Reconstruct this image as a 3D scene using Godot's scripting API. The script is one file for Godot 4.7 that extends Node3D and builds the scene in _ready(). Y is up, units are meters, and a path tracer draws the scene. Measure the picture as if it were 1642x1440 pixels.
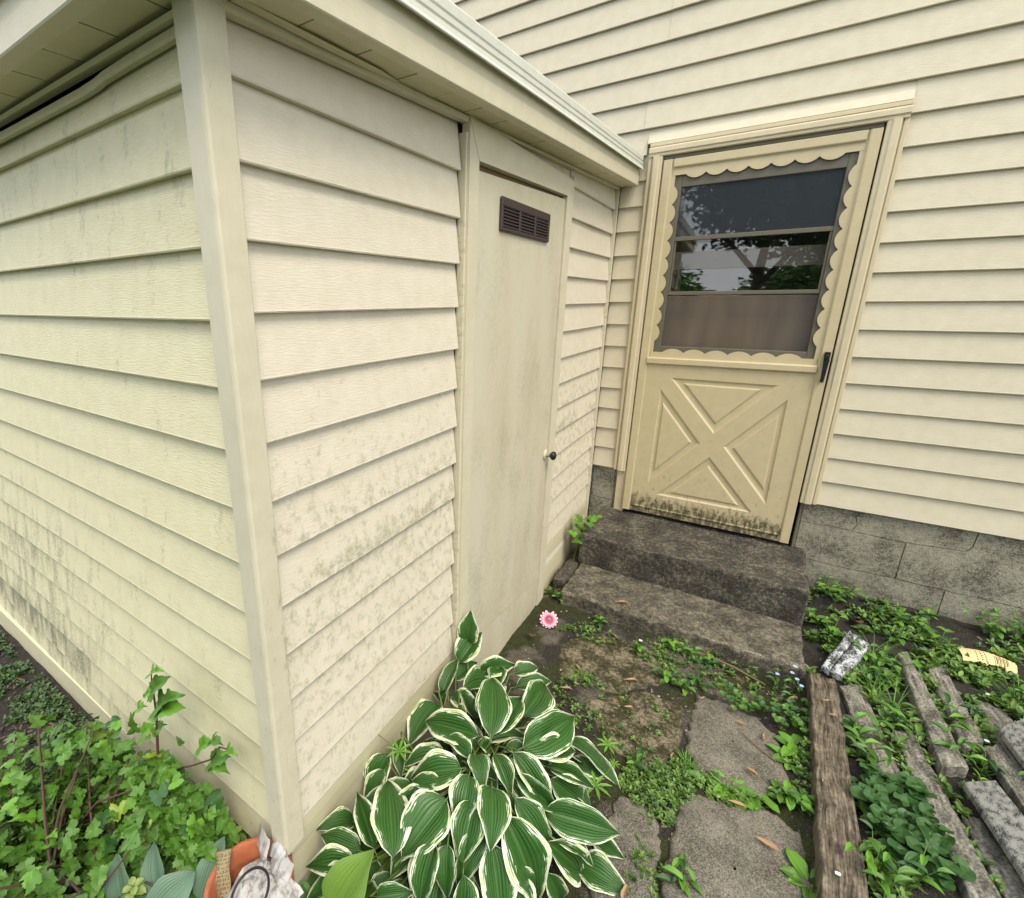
extends Node3D
# A storm door and a lean-to shed clad in cream vinyl, with hosta, steps and a weedy heap of old boards.
# x runs along the house wall, z out of it towards the viewer, y up; the shed's corner post stands at the origin.

const E := 0.12636        # exposure of one siding course on the shed
const EH := 0.127         # and on the house
const D := 2.585          # the house wall's plane is z = -D
const SLOPE := 0.058      # the shed roof rises towards the house
const GY := -0.295        # ground beside the steps

var M := {}
var rng := RandomNumberGenerator.new()
var fbm := FastNoiseLite.new()
var names := {}

const HOSTA := [
	[0.045, 0.044, -0.844, 0.051, 0.154, -0.850, 0.076, 0.25, 0.77, 0.58, 0],
	[0.045, -0.009, -0.785, 0.070, 0.063, -0.893, 0.080, 0.24, 0.79, 0.56, 0],
	[0.045, -0.049, -0.734, 0.086, -0.016, -0.830, 0.063, 0.01, 0.95, 0.30, 0],
	[0.045, -0.069, -0.669, 0.040, -0.002, -0.767, 0.048, -0.01, 0.94, 0.33, 0],
	[0.114, -0.049, -0.816, 0.202, -0.027, -0.907, 0.068, 0.10, 0.96, 0.25, 0],
	[0.045, -0.037, -0.646, 0.040, -0.091, -0.673, 0.045, -0.03, 0.94, 0.34, 0],
	[0.045, -0.081, -0.634, 0.040, -0.087, -0.480, 0.094, -0.07, 0.93, 0.37, 0],
	[0.126, -0.007, -0.671, 0.168, -0.051, -0.822, 0.082, 0.08, 0.96, 0.28, 0],
	[0.312, 0.065, -0.498, 0.245, 0.109, -0.656, 0.089, 0.27, 0.76, 0.59, 0],
	[0.280, 0.056, -0.486, 0.122, 0.023, -0.476, 0.081, 0.16, 0.91, 0.39, 0],
	[0.292, 0.040, -0.415, 0.195, 0.043, -0.436, 0.050, 0.19, 0.90, 0.40, 0],
	[0.089, -0.045, -0.663, 0.201, -0.023, -0.646, 0.058, 0.08, 0.94, 0.32, 0],
	[0.311, 0.046, -0.524, 0.325, 0.063, -0.676, 0.077, 0.25, 0.92, 0.32, 0],
	[0.193, -0.054, -0.796, 0.159, -0.025, -0.881, 0.059, 0.23, 0.82, 0.52, 0],
	[0.220, -0.050, -0.894, 0.279, -0.027, -0.949, 0.055, 0.21, 0.95, 0.23, 0],
	[0.045, -0.039, -0.419, 0.091, -0.073, -0.353, 0.038, 0.04, 0.90, 0.43, 0],
	[0.282, 0.048, -0.471, 0.312, 0.003, -0.503, 0.043, 0.24, 0.89, 0.38, 0],
	[0.348, 0.022, -0.657, 0.370, 0.039, -0.833, 0.089, 0.30, 0.91, 0.27, 0],
	[0.392, 0.029, -0.544, 0.483, 0.033, -0.722, 0.100, 0.38, 0.87, 0.30, 0],
	[0.420, 0.001, -0.573, 0.512, -0.010, -0.667, 0.066, 0.43, 0.85, 0.30, 0],
	[0.442, -0.168, -0.829, 0.612, -0.159, -0.785, 0.062, 0.54, 0.80, 0.28, 0],
	[0.383, 0.045, -0.502, 0.492, -0.034, -0.481, 0.070, 0.35, 0.85, 0.38, 0],
	[0.347, 0.058, -0.454, 0.411, 0.020, -0.417, 0.046, 0.30, 0.87, 0.40, 0],
	[0.300, 0.057, -0.425, 0.354, 0.058, -0.367, 0.055, 0.26, 0.88, 0.40, 0],
	[0.476, -0.041, -0.556, 0.563, -0.165, -0.633, 0.085, 0.51, 0.80, 0.33, 0],
	[0.457, -0.036, -0.582, 0.573, -0.063, -0.627, 0.048, 0.49, 0.81, 0.32, 0],
	[0.476, -0.198, -0.787, 0.578, -0.192, -0.795, 0.051, 0.55, 0.78, 0.28, 0],
	[0.240, -0.082, -0.868, 0.330, -0.072, -0.953, 0.057, 0.26, 0.94, 0.20, 0],
	[0.406, 0.017, -0.465, 0.522, -0.042, -0.479, 0.049, 0.39, 0.84, 0.38, 0],
	[0.316, 0.056, -0.362, 0.342, 0.014, -0.263, 0.074, 0.26, 0.87, 0.43, 0],
	[0.378, 0.041, -0.374, 0.431, 0.042, -0.269, 0.081, 0.32, 0.85, 0.42, 0],
	[0.429, 0.017, -0.344, 0.546, -0.121, -0.310, 0.104, 0.40, 0.81, 0.43, 0],
	[0.431, 0.010, -0.406, 0.533, -0.096, -0.412, 0.076, 0.40, 0.82, 0.41, 0],
	[0.496, -0.047, -0.462, 0.647, -0.052, -0.510, 0.079, 0.51, 0.77, 0.37, 0],
	[0.519, -0.081, -0.414, 0.609, -0.197, -0.476, 0.079, 0.54, 0.74, 0.40, 0],
	[0.585, -0.274, -0.547, 0.692, -0.250, -0.536, 0.075, 0.60, 0.69, 0.41, 0],
	[0.602, -0.273, -0.638, 0.674, -0.250, -0.617, 0.047, 0.60, 0.70, 0.39, 0],
	[0.351, 0.031, -0.322, 0.373, -0.025, -0.218, 0.075, 0.29, 0.85, 0.44, 0],
	[0.392, -0.006, -0.298, 0.383, -0.055, -0.203, 0.058, 0.32, 0.84, 0.45, 0],
	[0.423, -0.012, -0.284, 0.481, -0.107, -0.219, 0.088, 0.37, 0.81, 0.45, 0],
	[0.390, -0.040, -0.200, 0.402, -0.114, -0.163, 0.058, 0.34, 0.82, 0.47, 0],
	[0.486, -0.077, -0.310, 0.542, -0.154, -0.322, 0.048, 0.45, 0.78, 0.44, 0],
	[0.539, -0.132, -0.379, 0.580, -0.228, -0.395, 0.053, 0.53, 0.73, 0.43, 0],
	[0.506, -0.096, -0.446, 0.618, -0.126, -0.477, 0.060, 0.54, 0.75, 0.38, 0],
	[0.237, -0.020, -0.124, 0.127, 0.005, -0.253, 0.089, 0.32, 0.83, 0.46, 0],
	[0.293, 0.038, -0.283, 0.251, -0.025, -0.157, 0.100, 0.22, 0.86, 0.45, 0],
	[0.167, -0.067, -0.136, 0.065, -0.025, -0.194, 0.050, 0.23, 0.85, 0.48, 0],
	[0.050, -0.118, -0.183, 0.040, -0.104, -0.176, 0.055, -0.04, 0.84, 0.54, 0],
	[0.131, -0.088, -0.122, 0.040, -0.074, -0.091, 0.060, 0.01, 0.83, 0.55, 0],
	[0.141, -0.089, -0.090, 0.040, -0.094, -0.030, 0.056, 0.03, 0.82, 0.57, 0],
	[0.151, -0.089, -0.093, 0.073, -0.131, 0.003, 0.050, 0.02, 0.80, 0.59, 0],
	[0.149, -0.146, -0.009, 0.190, -0.017, -0.069, 0.102, 0.26, 0.85, 0.46, 1],
	[0.312, -0.006, -0.201, 0.322, -0.081, -0.109, 0.062, 0.26, 0.84, 0.48, 0],
	[0.340, 0.002, -0.211, 0.369, -0.058, -0.147, 0.054, 0.29, 0.84, 0.46, 0],
	[0.219, 0.013, -0.289, 0.169, -0.029, -0.235, 0.052, 0.15, 0.88, 0.45, 0],
	[0.045, -0.044, -0.360, 0.040, -0.143, -0.283, 0.084, -0.05, 0.88, 0.47, 0],
	[0.060, -0.052, -0.314, 0.044, -0.113, -0.247, 0.056, -0.01, 0.88, 0.48, 0],
	[0.258, 0.026, -0.315, 0.186, 0.017, -0.292, 0.038, 0.17, 0.88, 0.43, 0],
	[0.232, -0.085, -0.066, 0.294, -0.070, -0.106, 0.051, 0.22, 0.83, 0.52, 0],
	[0.288, 0.053, -0.370, 0.177, 0.022, -0.304, 0.082, 0.19, 0.89, 0.42, 0],
	[0.233, -0.106, -0.068, 0.182, -0.124, -0.087, 0.039, 0.16, 0.82, 0.55, 0],
	[0.264, -0.039, -0.176, 0.226, -0.083, -0.173, 0.040, 0.20, 0.85, 0.49, 0],
]
const DRY_LEAVES := [
	[0.928, -0.265, -1.370, 0.040, 40.000], [1.016, -0.265, -1.358, 0.048, 75.000], [0.961, -0.265, -1.160, 0.052, 45.000], [0.996, -0.262, -0.903, 0.067, 35.000], [1.159, -0.197, -1.176, 0.021, 90.000], [0.806, -0.265, -1.409, 0.027, -30.000],
	[0.920, -0.262, -0.985, 0.057, 30.000], [0.754, -0.272, -1.088, 0.038, 80.000], [0.710, -0.268, -0.561, 0.067, 75.000], [0.560, -0.275, -1.208, 0.038, 10.000], [0.333, -0.275, -1.335, 0.043, 50.000], [0.529, -0.275, -1.358, 0.057, 15.000],
	[0.380, -0.205, -1.807, 0.067, 20.000], [0.315, -0.280, -1.165, 0.057, 20.000], [0.401, -0.280, -1.646, 0.052, 45.000], [1.092, -0.270, -1.611, 0.048, -10.000], [1.446, -0.235, -1.684, 0.067, 10.000], [1.299, -0.250, -0.965, 0.029, 40.000],
	[1.191, -0.197, -1.581, 0.024, 10.000], [1.200, -0.197, -1.511, 0.029, 30.000],
]
const WEEDS := [
	["herb", 1.376, -0.240, -1.978, 0.090, 16.000], ["herb", 1.400, -0.240, -1.896, 0.090, 16.000], ["herb", 1.446, -0.240, -2.013, 0.090, 16.000], ["lance", 1.285, -0.250, -1.508, 0.080, 12.000], ["lance", 1.281, -0.250, -1.416, 0.080, 12.000], ["lance", 1.302, -0.250, -1.380, 0.080, 12.000],
	["lance", 1.409, -0.250, -1.644, 0.080, 12.000], ["lance", 1.376, -0.250, -1.510, 0.080, 12.000], ["lance", 1.519, -0.240, -1.568, 0.100, 12.000], ["lance", 1.581, -0.240, -1.750, 0.100, 12.000], ["lance", 1.607, -0.220, -1.548, 0.090, 10.000], ["lance", 1.799, -0.220, -2.026, 0.090, 10.000],
	["lance", 1.840, -0.220, -2.084, 0.090, 10.000], ["herb", 1.276, -0.250, -2.579, 0.100, 16.000], ["herb", 1.300, -0.250, -2.461, 0.100, 16.000], ["herb", 1.225, -0.250, -2.200, 0.100, 16.000], ["herb", 1.260, -0.250, -2.116, 0.100, 16.000], ["herb", 1.343, -0.250, -2.523, 0.100, 16.000],
	["herb", 1.449, -0.250, -2.410, 0.090, 15.000], ["herb", 1.539, -0.250, -2.415, 0.090, 15.000], ["herb", 1.641, -0.250, -2.631, 0.090, 15.000], ["herb", 1.488, -0.250, -2.221, 0.090, 15.000], ["herb", 1.615, -0.250, -2.358, 0.090, 15.000], ["herb", 1.639, -0.250, -2.275, 0.090, 15.000],
	["herb", 1.949, -0.250, -2.841, 0.140, 16.000], ["herb", 1.848, -0.250, -2.682, 0.140, 16.000], ["herb", 2.000, -0.250, -2.875, 0.140, 16.000], ["herb", 2.066, -0.250, -2.890, 0.140, 16.000], ["herb", 1.987, -0.250, -2.749, 0.140, 16.000], ["herb", 1.850, -0.250, -2.836, 0.140, 16.000],
	["broad", 1.107, -0.275, -1.352, 0.050, 8.000], ["broad", 1.098, -0.275, -1.287, 0.050, 8.000], ["herb", 1.093, -0.280, -1.111, 0.050, 18.000], ["herb", 1.118, -0.280, -1.109, 0.050, 18.000], ["herb", 1.068, -0.280, -1.113, 0.050, 18.000], ["broad", 0.882, -0.280, -1.045, 0.030, 8.000],
	["broad", 0.929, -0.280, -1.058, 0.030, 8.000], ["broad", 0.983, -0.280, -1.094, 0.030, 8.000], ["herb", 0.719, -0.285, -1.693, 0.050, 12.000], ["herb", 0.656, -0.285, -1.709, 0.050, 12.000], ["herb", 0.797, -0.285, -1.689, 0.050, 12.000], ["herb", 0.738, -0.285, -1.458, 0.050, 12.000],
	["herb", 0.785, -0.285, -1.523, 0.050, 12.000], ["herb", 0.681, -0.285, -1.468, 0.050, 12.000], ["grass", 0.788, -0.285, -1.073, 0.060, 40.000], ["grass", 0.377, -0.285, -1.285, 0.060, 40.000], ["grass", 1.394, -0.250, -2.060, 0.130, 26.000], ["grass", 1.369, -0.250, -1.788, 0.130, 26.000],
	["grass", 1.418, -0.250, -1.747, 0.130, 26.000], ["grass", 1.821, -0.230, -2.039, 0.130, 22.000], ["grass", 1.814, -0.230, -1.960, 0.130, 22.000], ["herb", 0.337, -0.285, -1.706, 0.050, 10.000], ["herb", 0.103, -0.285, -1.788, 0.050, 10.000], ["herb", 0.035, -0.285, -1.816, 0.050, 10.000],
	["herb", 0.533, -0.285, -1.578, 0.050, 10.000], ["lance", 0.662, -0.285, -0.964, 0.050, 8.000], ["lance", 0.821, -0.285, -0.650, 0.050, 8.000], ["lance", 0.833, -0.285, -0.676, 0.050, 8.000], ["lance", 1.260, -0.255, -0.985, 0.090, 10.000], ["lance", 1.272, -0.255, -0.957, 0.090, 10.000],
	["lance", 1.248, -0.255, -0.926, 0.090, 10.000], ["lance", 1.343, -0.255, -0.978, 0.090, 10.000], ["broad", 1.083, -0.280, -0.813, 0.030, 7.000], ["broad", 1.122, -0.280, -0.851, 0.030, 7.000],
]
const VIOLET_AREA := [
	[1.243, -1.235], [1.330, -1.315], [1.403, -1.335], [1.428, -1.233], [1.437, -1.103], [1.429, -1.020],
	[1.344, -0.989], [1.300, -1.024], [1.250, -1.137],
]
const IVY := [
	[0.890, -1.495], [0.941, -1.470], [1.004, -1.506], [1.051, -1.517], [1.097, -1.520], [1.126, -1.485],
	[1.102, -1.443], [1.065, -1.444], [1.028, -1.459], [1.144, -1.552], [0.973, -1.449], [0.925, -1.445],
]
const SAPLING := [
	[-0.375, 0.371, 0.085, -0.289, 0.437, 0.100, 0.014], [-0.384, 0.307, 0.085, -0.266, 0.432, 0.100, 0.022], [-0.383, 0.310, 0.085, -0.452, 0.258, 0.100, 0.026], [-0.367, 0.272, 0.085, -0.219, 0.407, 0.100, 0.026], [-0.372, 0.254, 0.085, -0.206, 0.375, 0.100, 0.031], [-0.511, 0.175, 0.085, -0.419, 0.257, 0.100, 0.013],
	[-0.558, 0.066, 0.085, -0.531, 0.164, 0.100, 0.051], [-0.419, 0.141, 0.085, -0.421, 0.196, 0.100, 0.030], [-0.401, 0.170, 0.085, -0.323, 0.252, 0.100, 0.010], [-0.457, 0.111, 0.085, -0.468, 0.107, 0.100, 0.031], [-0.255, 0.171, 0.050, -0.163, 0.271, 0.070, 0.036], [-0.193, 0.236, 0.050, -0.112, 0.288, 0.070, 0.014],
	[-0.132, 0.240, 0.050, -0.061, 0.293, 0.070, 0.013], [-0.206, 0.154, 0.050, -0.095, 0.269, 0.070, 0.035], [-0.206, 0.154, 0.050, -0.099, 0.208, 0.070, 0.044], [-0.212, 0.147, 0.050, -0.187, 0.139, 0.070, 0.028], [-0.279, 0.197, 0.085, -0.270, 0.242, 0.100, 0.028], [-0.659, 0.029, 0.085, -0.734, 0.012, 0.100, 0.020],
	[-0.668, 0.006, 0.085, -0.764, -0.065, 0.100, 0.045], [-0.504, 0.089, 0.085, -0.404, 0.206, 0.100, 0.024],
]
const SAPLING_STEM := [
	[-0.458, 0.006, 0.080], [-0.428, 0.124, 0.080], [-0.406, 0.215, 0.080], [-0.399, 0.286, 0.080], [-0.397, 0.325, 0.080], [-0.388, 0.364, 0.080],
]
const SIDE_TWIG := [
	[-0.443, -0.031, 0.050], [-0.328, 0.057, 0.050], [-0.214, 0.155, 0.050], [-0.164, 0.228, 0.050], [-0.128, 0.244, 0.050],
]
const PALE_HERBS := [
	[-0.381, -0.120, 0.168], [-0.323, -0.120, 0.108], [-0.310, -0.120, 0.031], [-0.232, -0.120, 0.145], [-0.203, -0.120, 0.031], [-0.293, -0.120, 0.250],
	[-0.371, -0.120, 0.121], [-0.239, -0.120, 0.030],
]
const BLUE_HOSTA := [
	[-0.131, -0.120, 0.170, -0.146, -0.020, 0.086, 0.065], [-0.250, -0.160, 0.216, -0.291, -0.100, 0.196, 0.062], [-0.189, -0.100, 0.262, -0.161, -0.060, 0.203, 0.092], [-0.323, -0.180, 0.268, -0.353, -0.100, 0.256, 0.069],
]
const ROUND_LEAVES := [
	[-0.051, -0.200, -0.127, 0.048], [-0.093, -0.200, -0.130, 0.038], [-0.054, -0.200, -0.167, 0.042], [-0.061, -0.200, -0.241, 0.045], [-0.101, -0.200, -0.256, 0.042], [-0.075, -0.200, -0.299, 0.038],
	[-0.074, -0.200, -0.209, 0.035], [-0.034, -0.200, -0.098, 0.042], [-0.068, -0.200, -0.095, 0.035], [-0.005, -0.200, -0.052, 0.048], [0.012, -0.200, -0.020, 0.051], [0.014, -0.200, -0.075, 0.038],
	[0.178, -0.200, -0.225, 0.048], [0.212, -0.200, -0.221, 0.042], [0.146, -0.200, -0.209, 0.038], [-0.107, -0.200, -0.320, 0.032], [-0.051, -0.200, -0.067, 0.042],
]
const CLEAVERS := [
	[-0.091, 0.020, -0.355, 0.012], [-0.033, 0.000, -0.367, 0.020], [0.072, -0.030, -0.373, 0.045], [0.129, -0.060, -0.356, 0.030], [0.578, -0.100, -0.823, 0.040], [0.578, -0.130, -0.686, 0.050],
	[0.608, -0.120, -0.784, 0.020],
]
const PAPER := [
	[1.692, -0.190, -2.271], [1.874, -0.200, -2.308], [1.861, -0.215, -2.220], [1.691, -0.200, -2.165],
]


# ---------------------------------------------------------------- mesh helpers
class MB:
	var v := PackedVector3Array()
	var n := PackedVector3Array()
	var uv := PackedVector2Array()
	var uv2 := PackedVector2Array()
	var c := PackedColorArray()
	var ix := PackedInt32Array()
	var col := Color.WHITE
	var ua := Vector3(1, 0, 0)
	var ub := Vector3(0, 1, 0)
	var uo := Vector2.ZERO
	var tile := 1.0
	var d0 := Vector3.ZERO
	var da := Vector3(1, 0, 0)
	var dl := Vector2.ONE
	func vert(p: Vector3, nn: Vector3) -> int:
		v.append(p)
		n.append(nn)
		uv.append((Vector2(p.dot(ua), -p.dot(ub)) + uo) / tile)
		uv2.append(Vector2((p - d0).dot(da) / dl.x, 1.0 - (p.y - d0.y) / dl.y))
		c.append(col)
		return v.size() - 1
	func quadn(a: Vector3, b: Vector3, e: Vector3, d: Vector3, nn: Vector3) -> void:
		var i := vert(a, nn)
		vert(b, nn)
		vert(e, nn)
		vert(d, nn)
		if (b - a).cross(e - a).dot(nn) < 0.0:
			ix.append_array([i, i + 1, i + 2, i, i + 2, i + 3])
		else:
			ix.append_array([i, i + 2, i + 1, i, i + 3, i + 2])
	func quad(a: Vector3, b: Vector3, e: Vector3, d: Vector3, towards: Vector3) -> void:
		var nn := (b - a).cross(e - a)
		if nn.length() < 1e-12:
			nn = (e - a).cross(d - a)
		nn = nn.normalized()
		if nn.dot(towards) < 0.0:
			nn = -nn
		quadn(a, b, e, d, nn)
	func trin(a: Vector3, b: Vector3, e: Vector3, towards: Vector3) -> void:
		var nn := (b - a).cross(e - a).normalized()
		if nn.dot(towards) < 0.0:
			nn = -nn
		var i := vert(a, nn)
		vert(b, nn)
		vert(e, nn)
		if (b - a).cross(e - a).dot(nn) < 0.0:
			ix.append_array([i, i + 1, i + 2])
		else:
			ix.append_array([i, i + 2, i + 1])
	# a profile (out, up) swept from o0 to o1; going downwards its outside is towards out
	func sweep(prof: Array, o0: Vector3, o1: Vector3, out: Vector3, up: Vector3, caps := true) -> void:
		for i in prof.size() - 1:
			var p: Vector2 = prof[i]
			var q: Vector2 = prof[i + 1]
			var dd := q - p
			if dd.length() < 1e-7:
				continue
			var nn := (out * (-dd.y) + up * dd.x).normalized()
			quadn(o0 + out * p.x + up * p.y, o1 + out * p.x + up * p.y, o1 + out * q.x + up * q.y, o0 + out * q.x + up * q.y, nn)
		if caps:
			var along := (o1 - o0).normalized()
			var pts := PackedVector2Array(prof)
			if pts[0].distance_to(pts[pts.size() - 1]) < 1e-6:
				pts.remove_at(pts.size() - 1)
			var tr := Geometry2D.triangulate_polygon(pts)
			for k in range(0, tr.size(), 3):
				var a: Vector2 = pts[tr[k]]
				var b: Vector2 = pts[tr[k + 1]]
				var e: Vector2 = pts[tr[k + 2]]
				trin(o0 + out * a.x + up * a.y, o0 + out * b.x + up * b.y, o0 + out * e.x + up * e.y, -along)
				trin(o1 + out * a.x + up * a.y, o1 + out * b.x + up * b.y, o1 + out * e.x + up * e.y, along)
	func box(lo: Vector3, hi: Vector3, bev := 0.0) -> void:
		var b := minf(bev, 0.45 * minf(hi.x - lo.x, minf(hi.y - lo.y, hi.z - lo.z)))
		var cc := (lo + hi) * 0.5
		var h := (hi - lo) * 0.5
		var ax := [Vector3(1, 0, 0), Vector3(0, 1, 0), Vector3(0, 0, 1)]
		for k in 3:
			var A: Vector3 = ax[k]
			var B: Vector3 = ax[(k + 1) % 3]
			var C: Vector3 = ax[(k + 2) % 3]
			var hb := h[(k + 1) % 3] - b
			var hc := h[(k + 2) % 3] - b
			for s in [-1.0, 1.0]:
				var o: Vector3 = cc + A * s * h[k]
				quadn(o - B * hb - C * hc, o + B * hb - C * hc, o + B * hb + C * hc, o - B * hb + C * hc, A * s)
			if b > 0.0:
				for s in [-1.0, 1.0]:
					for t in [-1.0, 1.0]:
						var p1: Vector3 = cc + B * s * h[(k + 1) % 3] + C * t * hc
						var p2: Vector3 = cc + B * s * hb + C * t * h[(k + 2) % 3]
						var ha := h[k] - b
						quadn(p1 - A * ha, p1 + A * ha, p2 + A * ha, p2 - A * ha, (B * s + C * t).normalized())
		if b > 0.0:
			for s in [-1.0, 1.0]:
				for t in [-1.0, 1.0]:
					for r in [-1.0, 1.0]:
						var sg := Vector3(s, t, r)
						var q := h - Vector3(b, b, b)
						trin(cc + Vector3(h.x, q.y, q.z) * sg, cc + Vector3(q.x, h.y, q.z) * sg, cc + Vector3(q.x, q.y, h.z) * sg, sg)
	# a flat outline in the plane (A, B) at o, given thickness along nn (towards the front)
	func plate(pts: PackedVector2Array, o: Vector3, A: Vector3, B: Vector3, nn: Vector3, th: float, back := false) -> void:
		var tr := Geometry2D.triangulate_polygon(pts)
		for k in range(0, tr.size(), 3):
			var q := []
			for j in 3:
				q.append(o + A * pts[tr[k + j]].x + B * pts[tr[k + j]].y)
			trin(q[0] + nn * th, q[1] + nn * th, q[2] + nn * th, nn)
			if back:
				trin(q[0], q[1], q[2], -nn)
		var ccw := not Geometry2D.is_polygon_clockwise(pts)
		for k in pts.size():
			var a: Vector2 = pts[k]
			var b: Vector2 = pts[(k + 1) % pts.size()]
			var dd := b - a
			if dd.length() < 1e-7:
				continue
			var e := Vector2(dd.y, -dd.x).normalized() * (1.0 if ccw else -1.0)
			var p := o + A * a.x + B * a.y
			var q2 := o + A * b.x + B * b.y
			quadn(p, q2, q2 + nn * th, p + nn * th, (A * e.x + B * e.y).normalized())
	func commit() -> ArrayMesh:
		var arr := []
		arr.resize(Mesh.ARRAY_MAX)
		arr[Mesh.ARRAY_VERTEX] = v
		arr[Mesh.ARRAY_NORMAL] = n
		arr[Mesh.ARRAY_TEX_UV] = uv
		arr[Mesh.ARRAY_TEX_UV2] = uv2
		arr[Mesh.ARRAY_COLOR] = c
		arr[Mesh.ARRAY_INDEX] = ix
		var m := ArrayMesh.new()
		m.add_surface_from_arrays(Mesh.PRIMITIVE_TRIANGLES, arr)
		return m

# smooth shapes: shared vertices, normals from the faces around them
class SM:
	var v := PackedVector3Array()
	var uv := PackedVector2Array()
	var c := PackedColorArray()
	var ix := PackedInt32Array()
	func vert(p: Vector3, u := Vector2.ZERO, k := Color.WHITE) -> int:
		v.append(p)
		uv.append(u)
		c.append(k)
		return v.size() - 1
	# rows of equally many points; faces look along (down the rows) x (along a row)
	func grid(i0: int, rows: int, cols: int, flip := false, close := false) -> void:
		for r in rows - 1:
			for k in (cols if close else cols - 1):
				var k2 := (k + 1) % cols
				var a := i0 + r * cols + k
				var b := i0 + r * cols + k2
				var d := i0 + (r + 1) * cols + k
				var e := i0 + (r + 1) * cols + k2
				if flip:
					ix.append_array([a, d, b, b, d, e])
				else:
					ix.append_array([a, b, d, b, e, d])
	func tube(pts: Array, rad: Array, sides := 5, k := Color.WHITE) -> void:
		var i0 := v.size()
		for i in pts.size():
			var p: Vector3 = pts[i]
			var dir: Vector3 = ((pts[mini(i + 1, pts.size() - 1)] as Vector3) - (pts[maxi(i - 1, 0)] as Vector3)).normalized()
			var s := dir.cross(Vector3(0.31, 0.87, 0.38)).normalized()
			var t := dir.cross(s).normalized()
			for j in sides:
				var a := TAU * j / sides
				vert(p + (s * cos(a) + t * sin(a)) * float(rad[i]), Vector2(float(j) / sides, float(i)), k)
		grid(i0, pts.size(), sides, true, true)
	func commit() -> ArrayMesh:
		var nn := PackedVector3Array()
		nn.resize(v.size())
		for k in range(0, ix.size(), 3):
			var f := (v[ix[k + 2]] - v[ix[k]]).cross(v[ix[k + 1]] - v[ix[k]])
			for j in 3:
				nn[ix[k + j]] += f
		for k in nn.size():
			nn[k] = nn[k].normalized() if nn[k].length() > 1e-14 else Vector3.UP
		var arr := []
		arr.resize(Mesh.ARRAY_MAX)
		arr[Mesh.ARRAY_VERTEX] = v
		arr[Mesh.ARRAY_NORMAL] = nn
		arr[Mesh.ARRAY_TEX_UV] = uv
		arr[Mesh.ARRAY_COLOR] = c
		arr[Mesh.ARRAY_INDEX] = ix
		var m := ArrayMesh.new()
		m.add_surface_from_arrays(Mesh.PRIMITIVE_TRIANGLES, arr)
		return m

func thing(called: String, label: String, category: String, group := "", at := Vector3.ZERO) -> Node3D:
	var o := Node3D.new()
	o.name = numbered(called)
	add_child(o)
	o.position = at
	tag(o, label, category, group)
	return o

func numbered(called: String) -> String:
	var k: int = names.get(called, 0)
	names[called] = k + 1
	return called if k == 0 else "%s_%03d" % [called, k]

func tag(o: Node, label: String, category: String, group := "") -> void:
	o.set_meta("label", label)
	o.set_meta("category", category)
	if group != "":
		o.set_meta("group", group)

func part(called: String, mesh: Mesh, mat: Material, parent: Node) -> MeshInstance3D:
	var o := MeshInstance3D.new()
	o.name = called if parent != self else numbered(called)
	o.mesh = mesh
	o.material_override = mat
	parent.add_child(o, true)
	return o

func struct(called: String, mesh: Mesh, mat: Material) -> MeshInstance3D:
	var o := part(called, mesh, mat, self)
	o.set_meta("kind", "structure")
	return o

# ---------------------------------------------------------------- computed textures
func noise_bytes(w: int, h: int, freq: float, octaves: int, sd: int, squeeze_x := 1, squeeze_y := 1) -> PackedByteArray:
	var f := FastNoiseLite.new()
	f.noise_type = FastNoiseLite.TYPE_SIMPLEX_SMOOTH
	f.seed = sd
	f.frequency = freq
	f.fractal_octaves = octaves
	var im := f.get_seamless_image(maxi(8, w / squeeze_x), maxi(8, h / squeeze_y), false, false, 0.1, true)
	im.convert(Image.FORMAT_L8)
	if squeeze_x > 1 or squeeze_y > 1:
		im.resize(w, h, Image.INTERPOLATE_CUBIC)
	return im.get_data()

func tex(w: int, h: int, data: PackedByteArray, alpha := false) -> ImageTexture:
	var im := Image.create_from_data(w, h, false, Image.FORMAT_RGBA8 if alpha else Image.FORMAT_RGB8, data)
	return ImageTexture.create_from_image(im)

func grey(w: int, h: int, data: PackedByteArray) -> ImageTexture:
	return ImageTexture.create_from_image(Image.create_from_data(w, h, false, Image.FORMAT_L8, data))

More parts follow.
